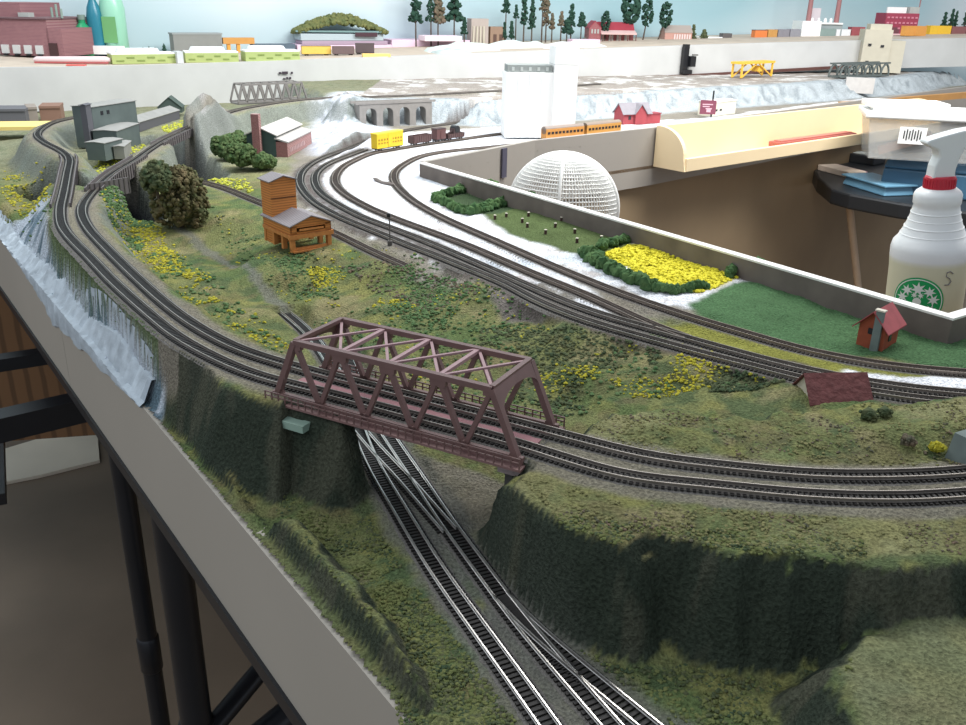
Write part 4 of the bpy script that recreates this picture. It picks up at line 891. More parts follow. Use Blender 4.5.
# pick the fascia segment 1 frame; local x along board, local -y outwards
tr=thing('trough_shelf','long cream painted wooden trough with curved ends fixed along the far pit board','shelf',(P0.x,P0.y,P0.z),ang)
Lt=1.35; Hb=.094; Dp=.095
MB().box((Lt/2,-.004,Hb/2),(Lt,.010,Hb)).build('back_board',M_cream,tr,bev=.001)
MB().box((Lt/2,-Dp/2,-.004),(Lt,Dp,.010)).build('bottom_board',M_cream,tr,bev=.001)
MB().box((Lt/2,-Dp,.008),(Lt,.010,.032)).build('front_lip',M_cream,tr,bev=.001)
for x in (0,Lt):
    pts=[(0,-.008),(0,Hb)]+[(-.012-(Dp-.014)*math.sin(a),.024+(Hb-.024)*math.cos(a)) for a in [PI/2*i/10 for i in range(11)]]+[(-Dp-.004,-.008)]
    mb=MB(); n=len(pts); vs=[(x-.006,p[0],p[1]) for p in pts]+[(x+.006,p[0],p[1]) for p in pts]
    mb.add(vs,[tuple(range(n)),tuple(range(n,2*n))[::-1]]+[(i,n+i,n+(i+1)%n,(i+1)%n) for i in range(n)]).build('end_panel',M_cream,tr)
TM=Matrix.Translation(P0)@Matrix.Rotation(ang,4,'Z')
def trp(x,y,z): return TM@Vector((x,y,z))
# red-brown flat case lying in the trough
def troughx(px,py,y,z):  # local x of the ray hitting trough floor
    d=ray(px,py); o=Vector((0,0,CZ)); t=((P0.z+z)-CZ)/d.z; p=o+d*t; return (TM.inverted()@p).x
M_case=mat('brick_red_case',lin(168,92,82),.5,var=.12,scale=30)
xa=troughx(746,146,0,.001); xb=troughx(822,136,0,.001)
cs=thing('long_case','long flat brick red case lying in the cream trough','case',trp((xa+xb)/2,-.055,.0015),ang-.02); Lc=min(max(xb-xa,.3),.6)
MB().box((0,0,.012),(Lc,.042,.022)).build('case_body',M_case,cs,bev=.003); MB().box((0,0,.0245),(Lc*.94,.024,.003)).build('lid_ridge',mat('case_ridge',lin(186,112,100),.5),cs,bev=.001)
xc=troughx(688,154,0,.001); t=thing('parts_strip','small dark green ribbed strip at the left end of the trough','model part',trp(max(xc,.03),-.06,.0015),ang+.1)
MB().box((.03,0,.003),(.075,.016,.004)).build('strip',mat('dark_olive_plastic',lin(84,90,66),.7),t); mb=MB(); [mb.box((-.003+i*.008,0,.007),(.004,.014,.004)) for i in range(9)]; mb.build('ribs',mat('olive_ribs',lin(120,120,90),.8),t)
xc=troughx(832,134,0,.001); t=thing('pliers','dark pliers lying open in the trough right of the red case','tool',trp(xc+.02,-.05,.0015),ang+.3)
for s in (-1,1): MB().bar((-.06,s*.022,.004),(.0,0,.004),.008,.006).build('handle',M_black,t); MB().bar((0,0,.004),(.05,s*-.006,.004),.007,.005).build('jaw',M_conc,t)
MB().tube([(0,0,0),(0,0,.009)],.006,10).build('pivot',M_conc,t)
# ------------------------------------------------------------------ table with toolbox
TZ=CZ-.50
def T_(px,py,z=-.50): return U(px,py,z)
M_tblack=mat('black_table_plastic',(.015,.017,.02),.4)
tb=thing('folding_table','black topped folding table with crossed metal and wooden legs in the pit','table',(0,0,0))
poly=[T_(812,166),T_(818,178),T_(832,189),T_(850,194),T_(900,203),T_(966,212),T_(1080,226),T_(1090,180),T_(1000,158),T_(900,146),T_(830,152),T_(814,158)]
poly=[(p.x,p.y) for p in poly]; MB().prism(poly,TZ-.045,TZ).build('table_top',M_tblack,tb,bev=.006)
M_legw=mat('pale_wood_leg',lin(206,182,156),.6,var=.1,scale=20); M_chr=mat('chrome_leg',lin(190,190,190),.25,metal=.9)
TA_=Vector(((T_(832,189).x),(T_(832,189).y),0)); lx=Vector((1,.0,0)); 
for (a,b,mm,ww) in (((.36,.05),(.05,.05),M_chr,.012),((.04,.09),(.30,.09),M_legw,.018),((.52,.09),(.30,.09),M_legw,.018),((.60,.05),(.80,.05),M_chr,.012)):
    MB().tube([(TA_.x+.04+a[0],TA_.y+a[1]-.02,TZ-.03),(TA_.x+.04+b[0],TA_.y+b[1]-.02,.004)],ww/2*1.2,10).build('leg',mm,tb,smooth=True)
M_tool=mat('teal_blue_plastic',lin(58,96,122),.4,var=.06,scale=20); M_tool2=mat('light_blue_plastic',lin(104,150,176),.35)
def boxon(name,label,cat,pa,pb,dep,h,z,rot=None):
    A=U(*pa,z);B=U(*pb,z); e=B-A; return thing(name,label,cat,A,math.atan2(e.y,e.x) if rot is None else rot),math.hypot(e.x,e.y)
t,w=boxon('toolbox','teal blue plastic toolbox under the clear bin on the folding table','toolbox',(878,192),(1010,206),.2,.1,-.50)
MB().box((w/2,.085,.036),(w,.17,.070),taper=(.98,.94)).build('case_body',M_tool,t,bev=.006)
MB().box((w/2,.085,.086),(w*.99,.165,.03),taper=(.95,.9)).build('lid',M_tool,t,bev=.006)
MB().box((w*.45,-.003,.06),(w*.12,.012,.03)).build('latch',M_tblack,t)
t,w=boxon('tray','light blue shallow plastic tray at the front edge of the black table','tray',(842,184),(884,197),.08,.03,-.50)
MB().box((w/2,.05,.014),(w,.10,.026),taper=(.93,.9)).build('tray_body',M_tool2,t,bev=.003); MB().box((w/2,.05,.029),(w*1.04,.11,.005)).build('rim',M_tool2,t,bev=.001)
t,w=boxon('offcut_board','pale wooden offcut at the left end of the black table','board',(816,170),(846,178),.08,.03,-.50)
MB().box((w/2,.04,.009),(w,.07,.018)).build('plank',mat('pale_wood',lin(220,202,184),.7,var=.1,scale=20),t,bev=.002); MB().box((w/2,.078,.009),(w,.004,.016)).build('edge_strip',mat('pinkish_edge',lin(190,150,160),.6),t)
t,w=boxon('tape_roll_case','black flat case behind the pale offcut on the table','case',(832,160),(872,166),.08,.03,-.50)
MB().box((w/2,.05,.015),(w,.09,.03)).build('case_body',M_tblack,t,bev=.003); MB().box((w/2,.05,.031),(w*.4,.05,.003)).build('label_patch',M_off,t)
# clear bin with lid
M_clear=mat('clear_bin_plastic',lin(214,216,214),.25,alpha=.34,spec=.5); M_lid=mat('white_translucent_lid',lin(244,246,244),.35,alpha=.9)
zb=-.50+.104
A=U(868,158,zb);B=U(1000,166,zb); e=B-A; w=math.hypot(e.x,e.y); a_=math.atan2(e.y,e.x)
t=thing('storage_bin','clear plastic storage bin with a white lid standing on the toolbox','bin',A,a_)
hb=.112; dd_=.18
mb=MB()
def tray(mb,w,d,h,tp,th):
    o_=[(0,0),(w,0),(w,d),(0,d)]; 
    def ring(z,k,i): 
        g=(1-k)*0; s=1+(tp-1)*k
        return [((x-w/2)*s+w/2+(i if x<w/2 else -i),(y-d/2)*s+d/2+(i if y<d/2 else -i),z) for x,y in o_]
    r=[ring(0,0,0),ring(h,1,0),ring(h,1,th),ring(th,0,th)]; vs=sum(r,[]); fs=[(3,2,1,0)]
    for k in range(3):
        for i in range(4): fs.append((k*4+i,k*4+(i+1)%4,k*4+4+(i+1)%4,k*4+4+i))
    fs.append((12,13,14,15)); return mb.add(vs,fs)
tray(mb,w,dd_,hb,1.10,.003); mb.build('bin_body',M_clear,t)
MB().box((w/2,dd_/2,hb+.006),(w*1.16,dd_*1.18,.014)).build('lid',M_lid,t,bev=.004); MB().box((w/2,dd_/2,hb+.016),(w*1.02,dd_*1.0,.010)).build('lid_panel',M_lid,t,bev=.003)
lb=thing('paper_stack','white papers lying on the lid of the clear storage bin','paper',A+Vector((0,0,hb+.022)),a_+.15); MB().box((w*.30,dd_*.55,.008),(w*.62,dd_*.62,.014)).build('sheets',M_wh,lb); 
mb=MB(); mb.box((w*.30,-.014,hb*.62),(.07,.002,.045)); mb.build('label_sticker',M_wh,t); mb=MB(); [mb.box((w*.30-.022+i*.007,-.0155,hb*.64),(.003,.001,.022+(i%2)*.008)) for i in range(7)]; mb.build('label_print',M_black,t)
rng=random.Random(3); cols=[lin(190,150,130),lin(90,86,84),lin(150,146,140),lin(206,200,190),lin(70,76,84)]
for i,nm in enumerate(['tan','dark grey','mid grey','cream','slate']):
    m_=MB().bar((0,0,0),(.13+.02*i,0,.05-.01*i),.035,.022).build('plastic_part',mat('bin_part_%d'%i,cols[i],.6)); m_.location=(TMb:=Matrix.Translation(A)@Matrix.Rotation(a_,4,'Z'))@Vector((.03+.035*i,.045+.022*i,.018)); m_.rotation_euler=(0,0,a_+rng.uniform(-.3,.3)); tag(m_,nm+' plastic piece lying inside the clear storage bin','model part','loose pieces in the clear bin')
# ------------------------------------------------------------------ spray bottle
Yb=1.10; q=UY(919,334,Yb); sb=mpp(UY(926,280,Yb))
def bottle_mat():
    m=bpy.data.materials.new('bottle_plastic'); m.use_nodes=True; nt=m.node_tree; b=nt.nodes['Principled BSDF']; b.inputs['Roughness'].default_value=.35
    tc=nt.nodes.new('ShaderNodeTexCoord'); sp=nt.nodes.new('ShaderNodeSeparateXYZ'); nt.links.new(tc.outputs['Object'],sp.inputs[0])
    r=nt.nodes.new('ShaderNodeValToRGB'); nt.links.new(sp.outputs[2],r.inputs[0]); zl=(334-252)*sb
    r.color_ramp.interpolation='LINEAR'; r.color_ramp.elements[0].position=zl-.001; r.color_ramp.elements[0].color=(*lin(222,220,190),1); r.color_ramp.elements[1].position=zl+.001; r.color_ramp.elements[1].color=(*lin(238,240,238),1)
    nt.links.new(r.outputs[0],b.inputs['Base Color']); b.inputs['Subsurface Weight'].default_value=.15; b.inputs['Subsurface Radius'].default_value=(.02,.02,.02); return m
M_bot=bottle_mat()
bt=thing('spray_bottle','white plastic spray bottle with red collar and round green label behind the pit board','bottle',q,0); bt.rotation_euler=(0,R(-4.5),0)
Z=lambda y:(334-y)*sb
Rr=lambda w:w*sb/2
prof=[(Rr(64),0),(Rr(70),.003),(Rr(71),Z(318)),(Rr(71.5),Z(262)),(Rr(73),Z(250)),(Rr(73),Z(242)),(Rr(70),Z(236)),(Rr(62),Z(231)),(Rr(56),Z(225)),(Rr(50),Z(218)),(Rr(45),Z(210)),(Rr(42),Z(203)),(Rr(41),Z(200)),(Rr(43),Z(198)),(Rr(43),Z(190)),(Rr(40),Z(187)),(Rr(32),Z(184)),(Rr(24),Z(183)),(Rr(24),Z(180)),(0,Z(180))]
MB().lathe(prof,48).build('bottle_body',M_bot,bt,smooth=True)
mb=MB(); 
for y in (228,221,214,207): 
    w={228:59.5,221:53.5,214:48,207:44.6}[y]; mb.lathe([(Rr(w-1),Z(y+.8)),(Rr(w+.3),Z(y)),(Rr(w-1),Z(y-.8))],40)
mb.build('grip_rings',M_bot,bt,smooth=True)
M_redc=mat('red_plastic',lin(196,44,62),.35); M_trig=mat('pale_trigger_plastic',lin(226,230,228),.4)
mb=MB(); mb.lathe([(Rr(27),Z(186)),(Rr(28),Z(184)),(Rr(27),Z(173)),(Rr(24),Z(172)),(0,Z(172))],36)
for k in range(28): a=2*PI*k/28; mb.box((Rr(28)*math.cos(a),Rr(28)*math.sin(a),Z(179)),(.0012,.0012,.011),a)
mb.build('collar',M_redc,bt)
# trigger head, side profile extruded in depth
def P(x,y): return ((x-926-11)*sb+.014,Z(y))
hd=[(929,174),(930,162),(933,153),(931,147),(923,143),(919,140),(921,137),(932,134),(950,130),(975,127),(1000,128),(1002,138),(990,140),(966,143),(956,147),(952,156),(950,166),(950,174)]
ox=-938
pts=[((x-940)*sb,Z(y)) for x,y in hd]; a=MB().prismy(pts,-.011,.011).build('trigger_head',M_trig,bt,bev=.003)
MB().tube([((1000-940)*sb,0,Z(129)),((1014-940)*sb,0,Z(129))],.008,18).build('nozzle',M_redc,bt,smooth=True)
tg=[(966,140),(975,140),(972,152),(976,166),(980,178),(975,180),(969,168),(965,154)]
MB().prismy([((x-940)*sb,Z(y)) for x,y in tg],-.007,.007).build('trigger',M_redc,bt,bev=.002)
# label wrapped on the body facing the camera
fa=math.atan2(-q.y,-q.x)-.14; Rb=Rr(71.5)+.0004
def wrap(mb,pts,dz,off=0): # pts polygon in label plane (u,v) metres, v up, fan triangulated
    c=(sum(p[0] for p in pts)/len(pts),sum(p[1] for p in pts)/len(pts)); vs=[c]+pts
    v3=[]
    for u,v in vs: a=fa+u/Rb; v3.append(((Rb+off)*math.cos(a),(Rb+off)*math.sin(a),dz+v))
    n=len(pts); mb.add(v3,[(0,i+1,(i+1)%n+1) for i in range(n)])
def ringpoly(mb,r1,r2,dz,off,n=64):
    v3=[]
    for i in range(n):
        for r in (r1,r2):
            u=r*math.cos(2*PI*i/n); v=r*math.sin(2*PI*i/n); a=fa+u/Rb; v3.append(((Rb+off)*math.cos(a),(Rb+off)*math.sin(a),dz+v))
    mb.add(v3,[(2*i,2*i+1,(2*i+3)%(2*n),(2*i+2)%(2*n)) for i in range(n)])
M_grn=mat('label_green',lin(30,168,96),.4); M_lw=mat('label_white',lin(236,244,236),.4)
zc=Z(288); r_=24*sb
mb=MB(); ringpoly(mb,.0001,r_*.25,zc,0);ringpoly(mb,r_*.25,r_*.55,zc,0);ringpoly(mb,r_*.55,r_*.8,zc,0);ringpoly(mb,r_*.8,r_,zc,0); lbl=mb.build('round_label',M_grn,bt)
mb=MB(); ringpoly(mb,r_*.90,r_*.94,zc,.0004)
def leaf(mb,cu,cv,s,ang,nl=5):
    pts=[]
    for k in range(nl*2):
        a=ang+PI*2*k/(nl*2); rr=s if k%2==0 else s*.42; pts.append((cu+rr*math.cos(a),cv+rr*math.sin(a)))
    wrap(mb,pts,zc,.0005)
for k,(a,rr,s) in enumerate([(90,.52,.27),(45,.60,.22),(135,.60,.22),(10,.60,.22),(170,.60,.22),(-30,.62,.2),(210,.62,.2),(-90,.6,.22),(65,.28,.12),(115,.28,.12)]):
    leaf(mb,rr*r_*math.cos(R(a)),rr*r_*math.sin(R(a)),s*r_*1.15,R(a),7)
ringpoly(mb,.0001,r_*.16,zc,.0005); mb.build('label_emblem',M_lw,lbl)
# pen mark like an S on the right of the body
sp_=[(.030,.034),(.026,.037),(.022,.036),(.0215,.031),(.026,.028),(.0285,.024),(.026,.020),(.021,.020)]
cvs=[]
for u,v in sp_: a=fa+(u+.008)/Rb; cvs.append(((Rb+.0006)*math.cos(a),(Rb+.0006)*math.sin(a),Z(292)+v+.008))
MB().tube(cvs,.0006,6).build('pen_mark',mat('grey_ink',lin(120,116,120),.6),bt)
# ledge carrying the bottle
zl_=q.z-.001
o=MB().prism([((q.x-.09),q.y-.11),(q.x+.12,q.y-.11),(q.x+.12,q.y+.08),(q.x-.09,q.y+.08)],zl_-.02,zl_).build('trim_20',M_wood); o['kind']='structure'
o=MB().box((q.x+.02,q.y-.02,(zl_-.02)/2),(.06,.06,zl_-.02)).build('trim_21',M_wood); o['kind']='structure'
# ------------------------------------------------------------------ white mesh basket
Yd=1.72; c=UY(563,208,Yd); k=mpp(c); rad=54*k
bk_=thing('mesh_basket','white domed basket of open plastic mesh standing up behind the pit board','basket',c-Vector((0,0,rad*.9)),R(-12))
bm=bmesh.new(); nu,nv=50,40; V=[[None]*(nv+1) for _ in range(nu+1)]
for i in range(nu+1):
    for j in range(nv+1):
        a=PI*(i/nu); b=PI*(j/nv)        # half ellipsoid facing the camera, ridge down the middle
        x=math.cos(a)*math.sin(b)*rad*.98; z=math.cos(b)*rad; y=-math.sin(a)*math.sin(b)*rad*.55
        y-=.010*max(0,1-abs(x)/(rad*.5))
        V[i][j]=bm.verts.new((x,y,z+rad*.9))
for i in range(nu):
    for j in range(nv): 
        try: bm.faces.new((V[i][j],V[i+1][j],V[i+1][j+1],V[i][j+1]))
        except Exception: pass
bmesh.ops.remove_doubles(bm,verts=bm.verts,dist=1e-5)
me=bpy.data.meshes.new('mesh_shell'); bm.to_mesh(me); bm.free(); M_mesh=mat('white_mesh_plastic',lin(244,244,240),.5); me.materials.append(M_mesh)
o=bpy.data.objects.new('mesh_shell',me); C.objects.link(o); o.parent=bk_; wf=o.modifiers.new('w','WIREFRAME'); wf.thickness=.0046; wf.use_even_offset=False
ring=[(math.cos(t_)*rad*1.0,0,math.sin(t_)*rad+rad*.9) for t_ in [2*PI*i/60 for i in range(61)]]
MB().tube(ring,.005,10).build('rim',M_mesh,bk_,smooth=True)
MB().tube([(0,-rad*.55*math.sin(b)-.012,math.cos(b)*rad+rad*.9) for b in [PI*i/24 for i in range(1,24)]],.003,8).build('centre_rib',M_mesh,bk_,smooth=True)
zb_=(c.z-rad*.9)-rad*.1-.005
o=MB().tube([(c.x,c.y,zb_-.02),(c.x,c.y,zb_)],.14,24).add([],[]).tube([(c.x,c.y,0),(c.x,c.y,zb_-.02)],.03,12).build('stool',M_wood); tag(o,'wooden stool hidden below the white mesh basket','stool')
# ------------------------------------------------------------------ far lower level
g_=mat('weathered_truss_grey',lin(132,128,124),.6)
p=U(238,103,-.262); p2=U(307,99,-.262); e=p2-p; L_=e.length; tb2=thing('truss_bridge','small grey truss bridge far back in front of the whitewashed board','bridge',p,math.atan2(e.y,e.x))
hb2=17*mpp(p)
for y in (0,.045):
    mb=MB(); mb.bar((0,y,0),(L_,y,0),.004,.005); mb.bar((L_*.07,y,hb2),(L_*.93,y,hb2),.005,.005)
    for i in range(8):
        a=L_*(i/8); b=L_*((i+1)/8); m_=(a+b)/2; tp=min(max(m_,L_*.07),L_*.93)
        mb.bar((a,y,0),(tp,y,hb2),.004,.004,(0,1,0)); mb.bar((b,y,0),(tp,y,hb2),.004,.004,(0,1,0))
    mb.build('side_truss',g_,tb2)
MB().box((L_/2,.022,-.003),(L_,.045,.004)).build('deck',g_,tb2)
mb=MB(); [mb.bar((L_*(.07+.86*i/7),0,hb2),(L_*(.07+.86*i/7),.045,hb2),.003,.003) for i in range(8)]; mb.build('top_bracing',g_,tb2)
# viaduct
M_via=mat('viaduct_stone',lin(150,146,142),.85,var=.15,scale=60)
A=U(360,128,-.312);B=U(432,124,-.312); e=B-A; L_=math.hypot(e.x,e.y); zt=CZ-.2545-A.z
vd=thing('viaduct','grey stone viaduct with four arches at the back of the white plaster area','viaduct',A,math.atan2(e.y,e.x))
n_=4; pw=.018; sw=(L_-pw*(n_+1))/n_; mb=MB()
poly=[(0,-.01),(0,zt),(L_,zt),(L_,-.01)]
x=L_-pw; poly.append((x,-.01))
for i in range(n_):
    r=sw/2; cx=x-r
    poly+= [(cx+r*math.cos(a),zt-.010-r*.9+r*.9*math.sin(a)) for a in [PI*k/8 for k in range(9)]]
    x-=sw; poly.append((x,-.01)); x-=pw
    if i<n_-1: poly.append((x,-.01))
mb.prismy(poly,0,.034).build('arcade',M_via,vd)
mb=MB(); [mb.box((L_/2,y,zt+.003),(L_+.02,.003,.006)) for y in (0,.034)]; mb.build('parapet',M_via,vd)
# yellow crane scaffold
M_ylw=mat('crane_yellow',lin(240,190,70),.5)
p=U(741,78,-.25); q2_=U(771,76,-.25); w=(q2_-p).length; sc=thing('gantry_crane','bright yellow gantry crane model on the rock bank','crane',p,math.atan2((q2_-p).y,(q2_-p).x)); hh=14*mpp(p)
mb=MB()
for x in (0,w):
    for y in (0,.04): mb.bar((x,y,0),(x,y,hh),.006,.006,(0,1,0))
for y in (0,.04): mb.bar((0,y,0),(w*.5,y,hh),.004,.004,(0,1,0)); mb.bar((w,y,0),(w*.5,y,hh),.004,.004,(0,1,0))
mb.build('frame',M_ylw,sc); MB().box((w*.5,.02,hh),(w*1.1,.05,.008)).build('beam',M_ylw,sc); MB().box((w*.65,.02,hh*.55),(.03,.03,.02)).build('trolley',M_ylw,sc)
# black clip on the deck board
d=ray(685,60); 
def onboard(px,py,i=None,off=.004):
    best=None
    for a,b in zip(DE[:-1],DE[1:]):
        e=(b-a); e.z=0; e.normalize(); nr_=Vector((e.y,-e.x,0)); dd=ray(px,py); o_=Vector((0,0,CZ)); t=(a+nr_*off-o_).dot(nr_)/dd.dot(nr_); p=o_+dd*t
        if (p-a).dot(e)>=-.01 and (p-b).dot(e)<=.01: return p,e,nr_
    return p,e,nr_
pp,e,nr_=onboard(684,60); k=mpp(pp); cl=thing('throttle_holder','black gadget hanging on the whitewashed upper deck board','holder',pp,math.atan2(e.y,e.x))
MB().box((-.004,-.01,0),(6*k,.02,25*k)).build('back_plate',M_black,cl,bev=.002); MB().box((-.004,-.012,13*k),(5*k,.02,4*k)).build('top_clip',M_black,cl); MB().box((5*k,-.02,-1*k),(6*k,.03,10*k)).build('knob_box',M_black,cl); MB().box((9*k,-.02,5*k),(6*k,.008,1.2*k)).build('lever',M_conc,cl); MB().box((1*k,-.016,-11*k),(9*k,.03,4*k)).build('lower_clip',M_black,cl)
# small black decal above the small truss bridge
pp,e,nr_=onboard(287,75); k=mpp(pp); mb=MB(); [mb.box((x*k,-.001,z*k),(w*k,.002,h*k)) for x,z,w,h in ((-7,2,2.5,2),(-2,2.2,6,2.4),(5,2,2,2),(0,-3,2,2),(3,-3,2,2.2),(-3,-3.6,2.5,1.5))]
o=mb.build('decal',mat('black_ink',lin(60,50,60),.6)); o.location=pp; o.rotation_euler=(0,0,math.atan2(e.y,e.x)); tag(o,'small dark printed marks on the whitewashed board above the little grey truss bridge','decal')
# stone tower & arched bridge at the right
M_twr=mat('cream_stone_tower',lin(196,190,172),.8,var=.08,scale=30)
p=U(858,72,-.25); k=mpp(p); tw_=thing('stone_tower','cream stone block tower with stepped top on the rock bank','building',p,R(20)-.5)
MB().box((13*k,.04,20*k),(26*k,.10,40*k)).build('main_block',M_twr,tw_); MB().box((33*k,.05,15*k),(14*k,.10,30*k)).build('side_block',M_twr,tw_); MB().box((15*k,.04,42*k),(20*k,.07,6*k)).build('top_block',M_twr,tw_)
for x,z in ((6,26),(18,25),(6,10),(18,9)): MB().box((x*k,-.012,z*k),(3*k,.006,2*k)).build('window',MATS['window_dark'],tw_)
p=U(834,76,-.25); q2_=U(882,74,-.25); w=(q2_-p).length; k=mpp(p); ab=thing('arch_bridge','dark green-grey lattice arch bridge at the foot of the cream tower','bridge',p-Vector((0,.06,0)),math.atan2((q2_-p).y,(q2_-p).x))
for y in (0,.05):
    mb=MB()
    for i in range(6):
        cx=w*(i+.5)/6; pts=[(cx+w/12*math.cos(a),y,12*k*math.sin(a)*.9) for a in [PI*j/8 for j in range(9)]]; mb.tube(pts,.004,6)
    mb.bar((0,y,0),(w,y,0),.006,.006); mb.bar((0,y,12*k),(w,y,12*k),.006,.006)
    mb.build('lattice_side',mat('lattice_green_grey',lin(92,100,98),.6),ab)
MB().box((w/2,.025,0),(w,.05,.004)).build('deck',MATS['lattice_green_grey'],ab)
pv=thing('white_pier','bluish white plaster block under the lattice arch bridge','pier',U(848,90,-.29)-Vector((0,.02,0)),-.3); MB().box((.03,0,.02),(.10,.03,.055)).build('block',M_wr,pv)
# strips at lower right: timber edge beyond the bin
sa=U(838,103,-.30); sb_=U(975,92,-.30); o=board(sa,sb_,CZ-.318,CZ-.296,.02,Vector((.5,-.86,0)),mat('golden_timber_edge',lin(190,140,80),.6,var=.2,scale=12),'trim_22'); o['kind']='structure'
# far left under-deck bits
t=U(5,131,-.30); o=MB().box((0,0,.004),(.19,.10,.008),.25).build('cardboard_sheet',mat('yellow_sheet',lin(240,214,130),.7)); o.location=t+Vector((0,.02,.005)); tag(o,'pale yellow sheet lying at the far left behind the curved track','sheet')
for (xa_,ya_,xb_,yb_) in ((462,89.5,504,87),(581,80.5,640,78),(640,78,702,75),(702,75,780,70.5),(780,70.5,850,66.5)):
    a=onboard(xa_,ya_,off=.006)[0]; b=onboard(xb_,yb_,off=.006)[0]; o=MB().bar(a,b,.008,.011).build('trim_30',mat('dark_red_brown_strip',lin(96,62,56),.7,var=.2,scale=10)); o['kind']='structure'  # thin dark red-brown bars along the foot of the deck board
for (x0_,x1_,yt,yb_,c_,nm) in ((-20,27,110,124,(104,104,108),'grey storage box under the left end of the upper deck'),(29,39,110,122,(150,140,130),'pale narrow storage box under the left end of the upper deck'),(41,62,110,121,(140,108,92),'brown storage box under the left end of the upper deck')):
    a=U(x0_,yb_,-.315); b=U(x1_,yb_-.4,-.315); e=b-a; k=mpp(a); t=thing('storage_box',nm,'box',a,math.atan2(e.y,e.x)); w=math.hypot(e.x,e.y)
    MB().box((w/2,.04,6.5*k),(w,.08,13*k)).build('box_body',mat('box_%d'%c_[0],lin(*c_),.8),t); MB().box((w/2,.04,13.2*k),(w*1.02,.085,.006)).build('lid',mat('box_%d'%c_[0],lin(*c_)),t)

# ------------------------------------------------------------------ models on the upper deck
def proj(p):
    d=p-Vector((0,0,CZ)); w_=d.dot(fw); return 483+F*d.dot(rt)/w_, 362.5-F*d.dot(up)/w_
DEP=[proj(p) for p in DE]
def D(px,py):
    for i in range(len(DE)-1):
        if DEP[i][0]<=px<=DEP[i+1][0] or i==len(DE)-2:
            t=(px-DEP[i][0])/(DEP[i+1][0]-DEP[i][0]); t=max(-1,min(1.5,t)); E_=DE[i].lerp(DE[i+1],t); break
    h=Vector((E_.x,E_.y,0)).normalized(); y0=proj(E_)[1]; y1=proj(E_+h*.62)[1]
    off=(y0-py)/(y0-y1)*.62; off=max(.012,min(.5,off)); return E_+h*off
def dk(px,py): p=D(px,py); return p,mpp(p)
DA=math.atan2(dv.y,dv.x)
def dang(px):
    i=min(range(1,len(DE)-1),key=lambda i:abs((DE[i]-D(px,50)).length)); e=DE[i+1]-DE[i-1]; return math.atan2(e.y,e.x)
def dcar(px0,px1,py,hpx,col,label,roof=None,kind='box',name='boxcar',w=.02,group=None,lettering=None,cat='rail car',bog=True):
    a,k=dk(px0,py); b,_=dk(px1,py-(px1-px0)*.028); e=b-a; c_=(a+b)/2
    L=math.hypot(e.x,e.y); return car(label,Vector((c_.x,c_.y,c_.z)),math.atan2(e.y,e.x),L,max(.004,hpx*k-.006),col,roof,kind,w,group,name,cat,lettering,bog=bog)
def dbox(name,label,cat,px0,px1,py,h,col,dep=.05,parts=(),roof=None,group=None,m=None,ang=None,hz=0):
    a,k=dk(px0,py); b,_=dk(px1,py-(px1-px0)*.028); e=b-a; w=math.hypot(e.x,e.y); t=thing(name,label,cat,a+Vector((0,0,hz)),math.atan2(e.y,e.x) if ang is None else ang,group)
    cm=m or mat('paint_%d_%d_%d'%col,lin(*col),.7,var=.08,scale=40); h=h+max(0,min(8,proj(a)[1]-py))*.8
    MB().box((w/2,dep/2,h*k/2),(w,dep,h*k)).build('walls',cm,t)
    if roof is not None: MB().box((w/2,dep/2,h*k+.002),(w*1.03,dep*1.05,.005)).build('roof',mat('paint_%d_%d_%d'%roof,lin(*roof),.7),t)
    for (fx,fz,fw_,fh,c2) in parts: MB().box((w*fx,-.001,h*k*fz),(w*fw_,.003,h*k*fh)).build('window',mat('paint_%d_%d_%d'%c2,lin(*c2),.5),t)
    return t
# brick factory far left
M_bf=brick('brick_dusty_red',lin(150,104,108),lin(136,92,98),lin(160,124,124),60)
p,k=dk(3,48); t=thing('brick_factory','large dusty red brick factory at the far left of the upper deck','building',p,DA-.55); 
MB().box((27*k,.12,18*k),(54*k,.24,34*k)).build('main_wall',M_bf,t); MB().box((8*k,.12,42*k),(38*k,.22,16*k)).build('upper_storey',M_bf,t); MB().box((27*k,.12,36*k),(56*k,.25,1.5*k)).build('cornice',mat('dusty_cornice',lin(122,96,100),.8),t); MB().box((30*k,.02,39*k),(11*k,.03,4*k)).build('roof_box',M_off,t)
for i in range(4): MB().box(((7+i*12)*k,-.003,7*k),(7*k,.01,8*k)).build('loading_door',mat('pale_door',lin(206,208,206),.6),t); 
for i in range(4): MB().box(((8+i*12)*k,-.01,2*k),(4*k,.008,1.6*k)).build('dock_bumper',M_black,t)
MB().box((58*k,-.002,7*k),(8*k,.01,13*k)).build('dark_doorway',mat('dark_brown_door',lin(70,46,46),.7),t); MB().box((60*k,.1,14*k),(16*k,.2,26*k)).build('annex',M_bf,t)
mb=MB(); [mb.tube([((46+x)*k,.08,36*k),((46+x)*k,.08,(40+h)*k)],1.2*k,8) for x,h in ((0,6),(5,9),(10,5))]; mb.build('roof_vents',mat('vent_grey_green',lin(140,160,150),.6),t)
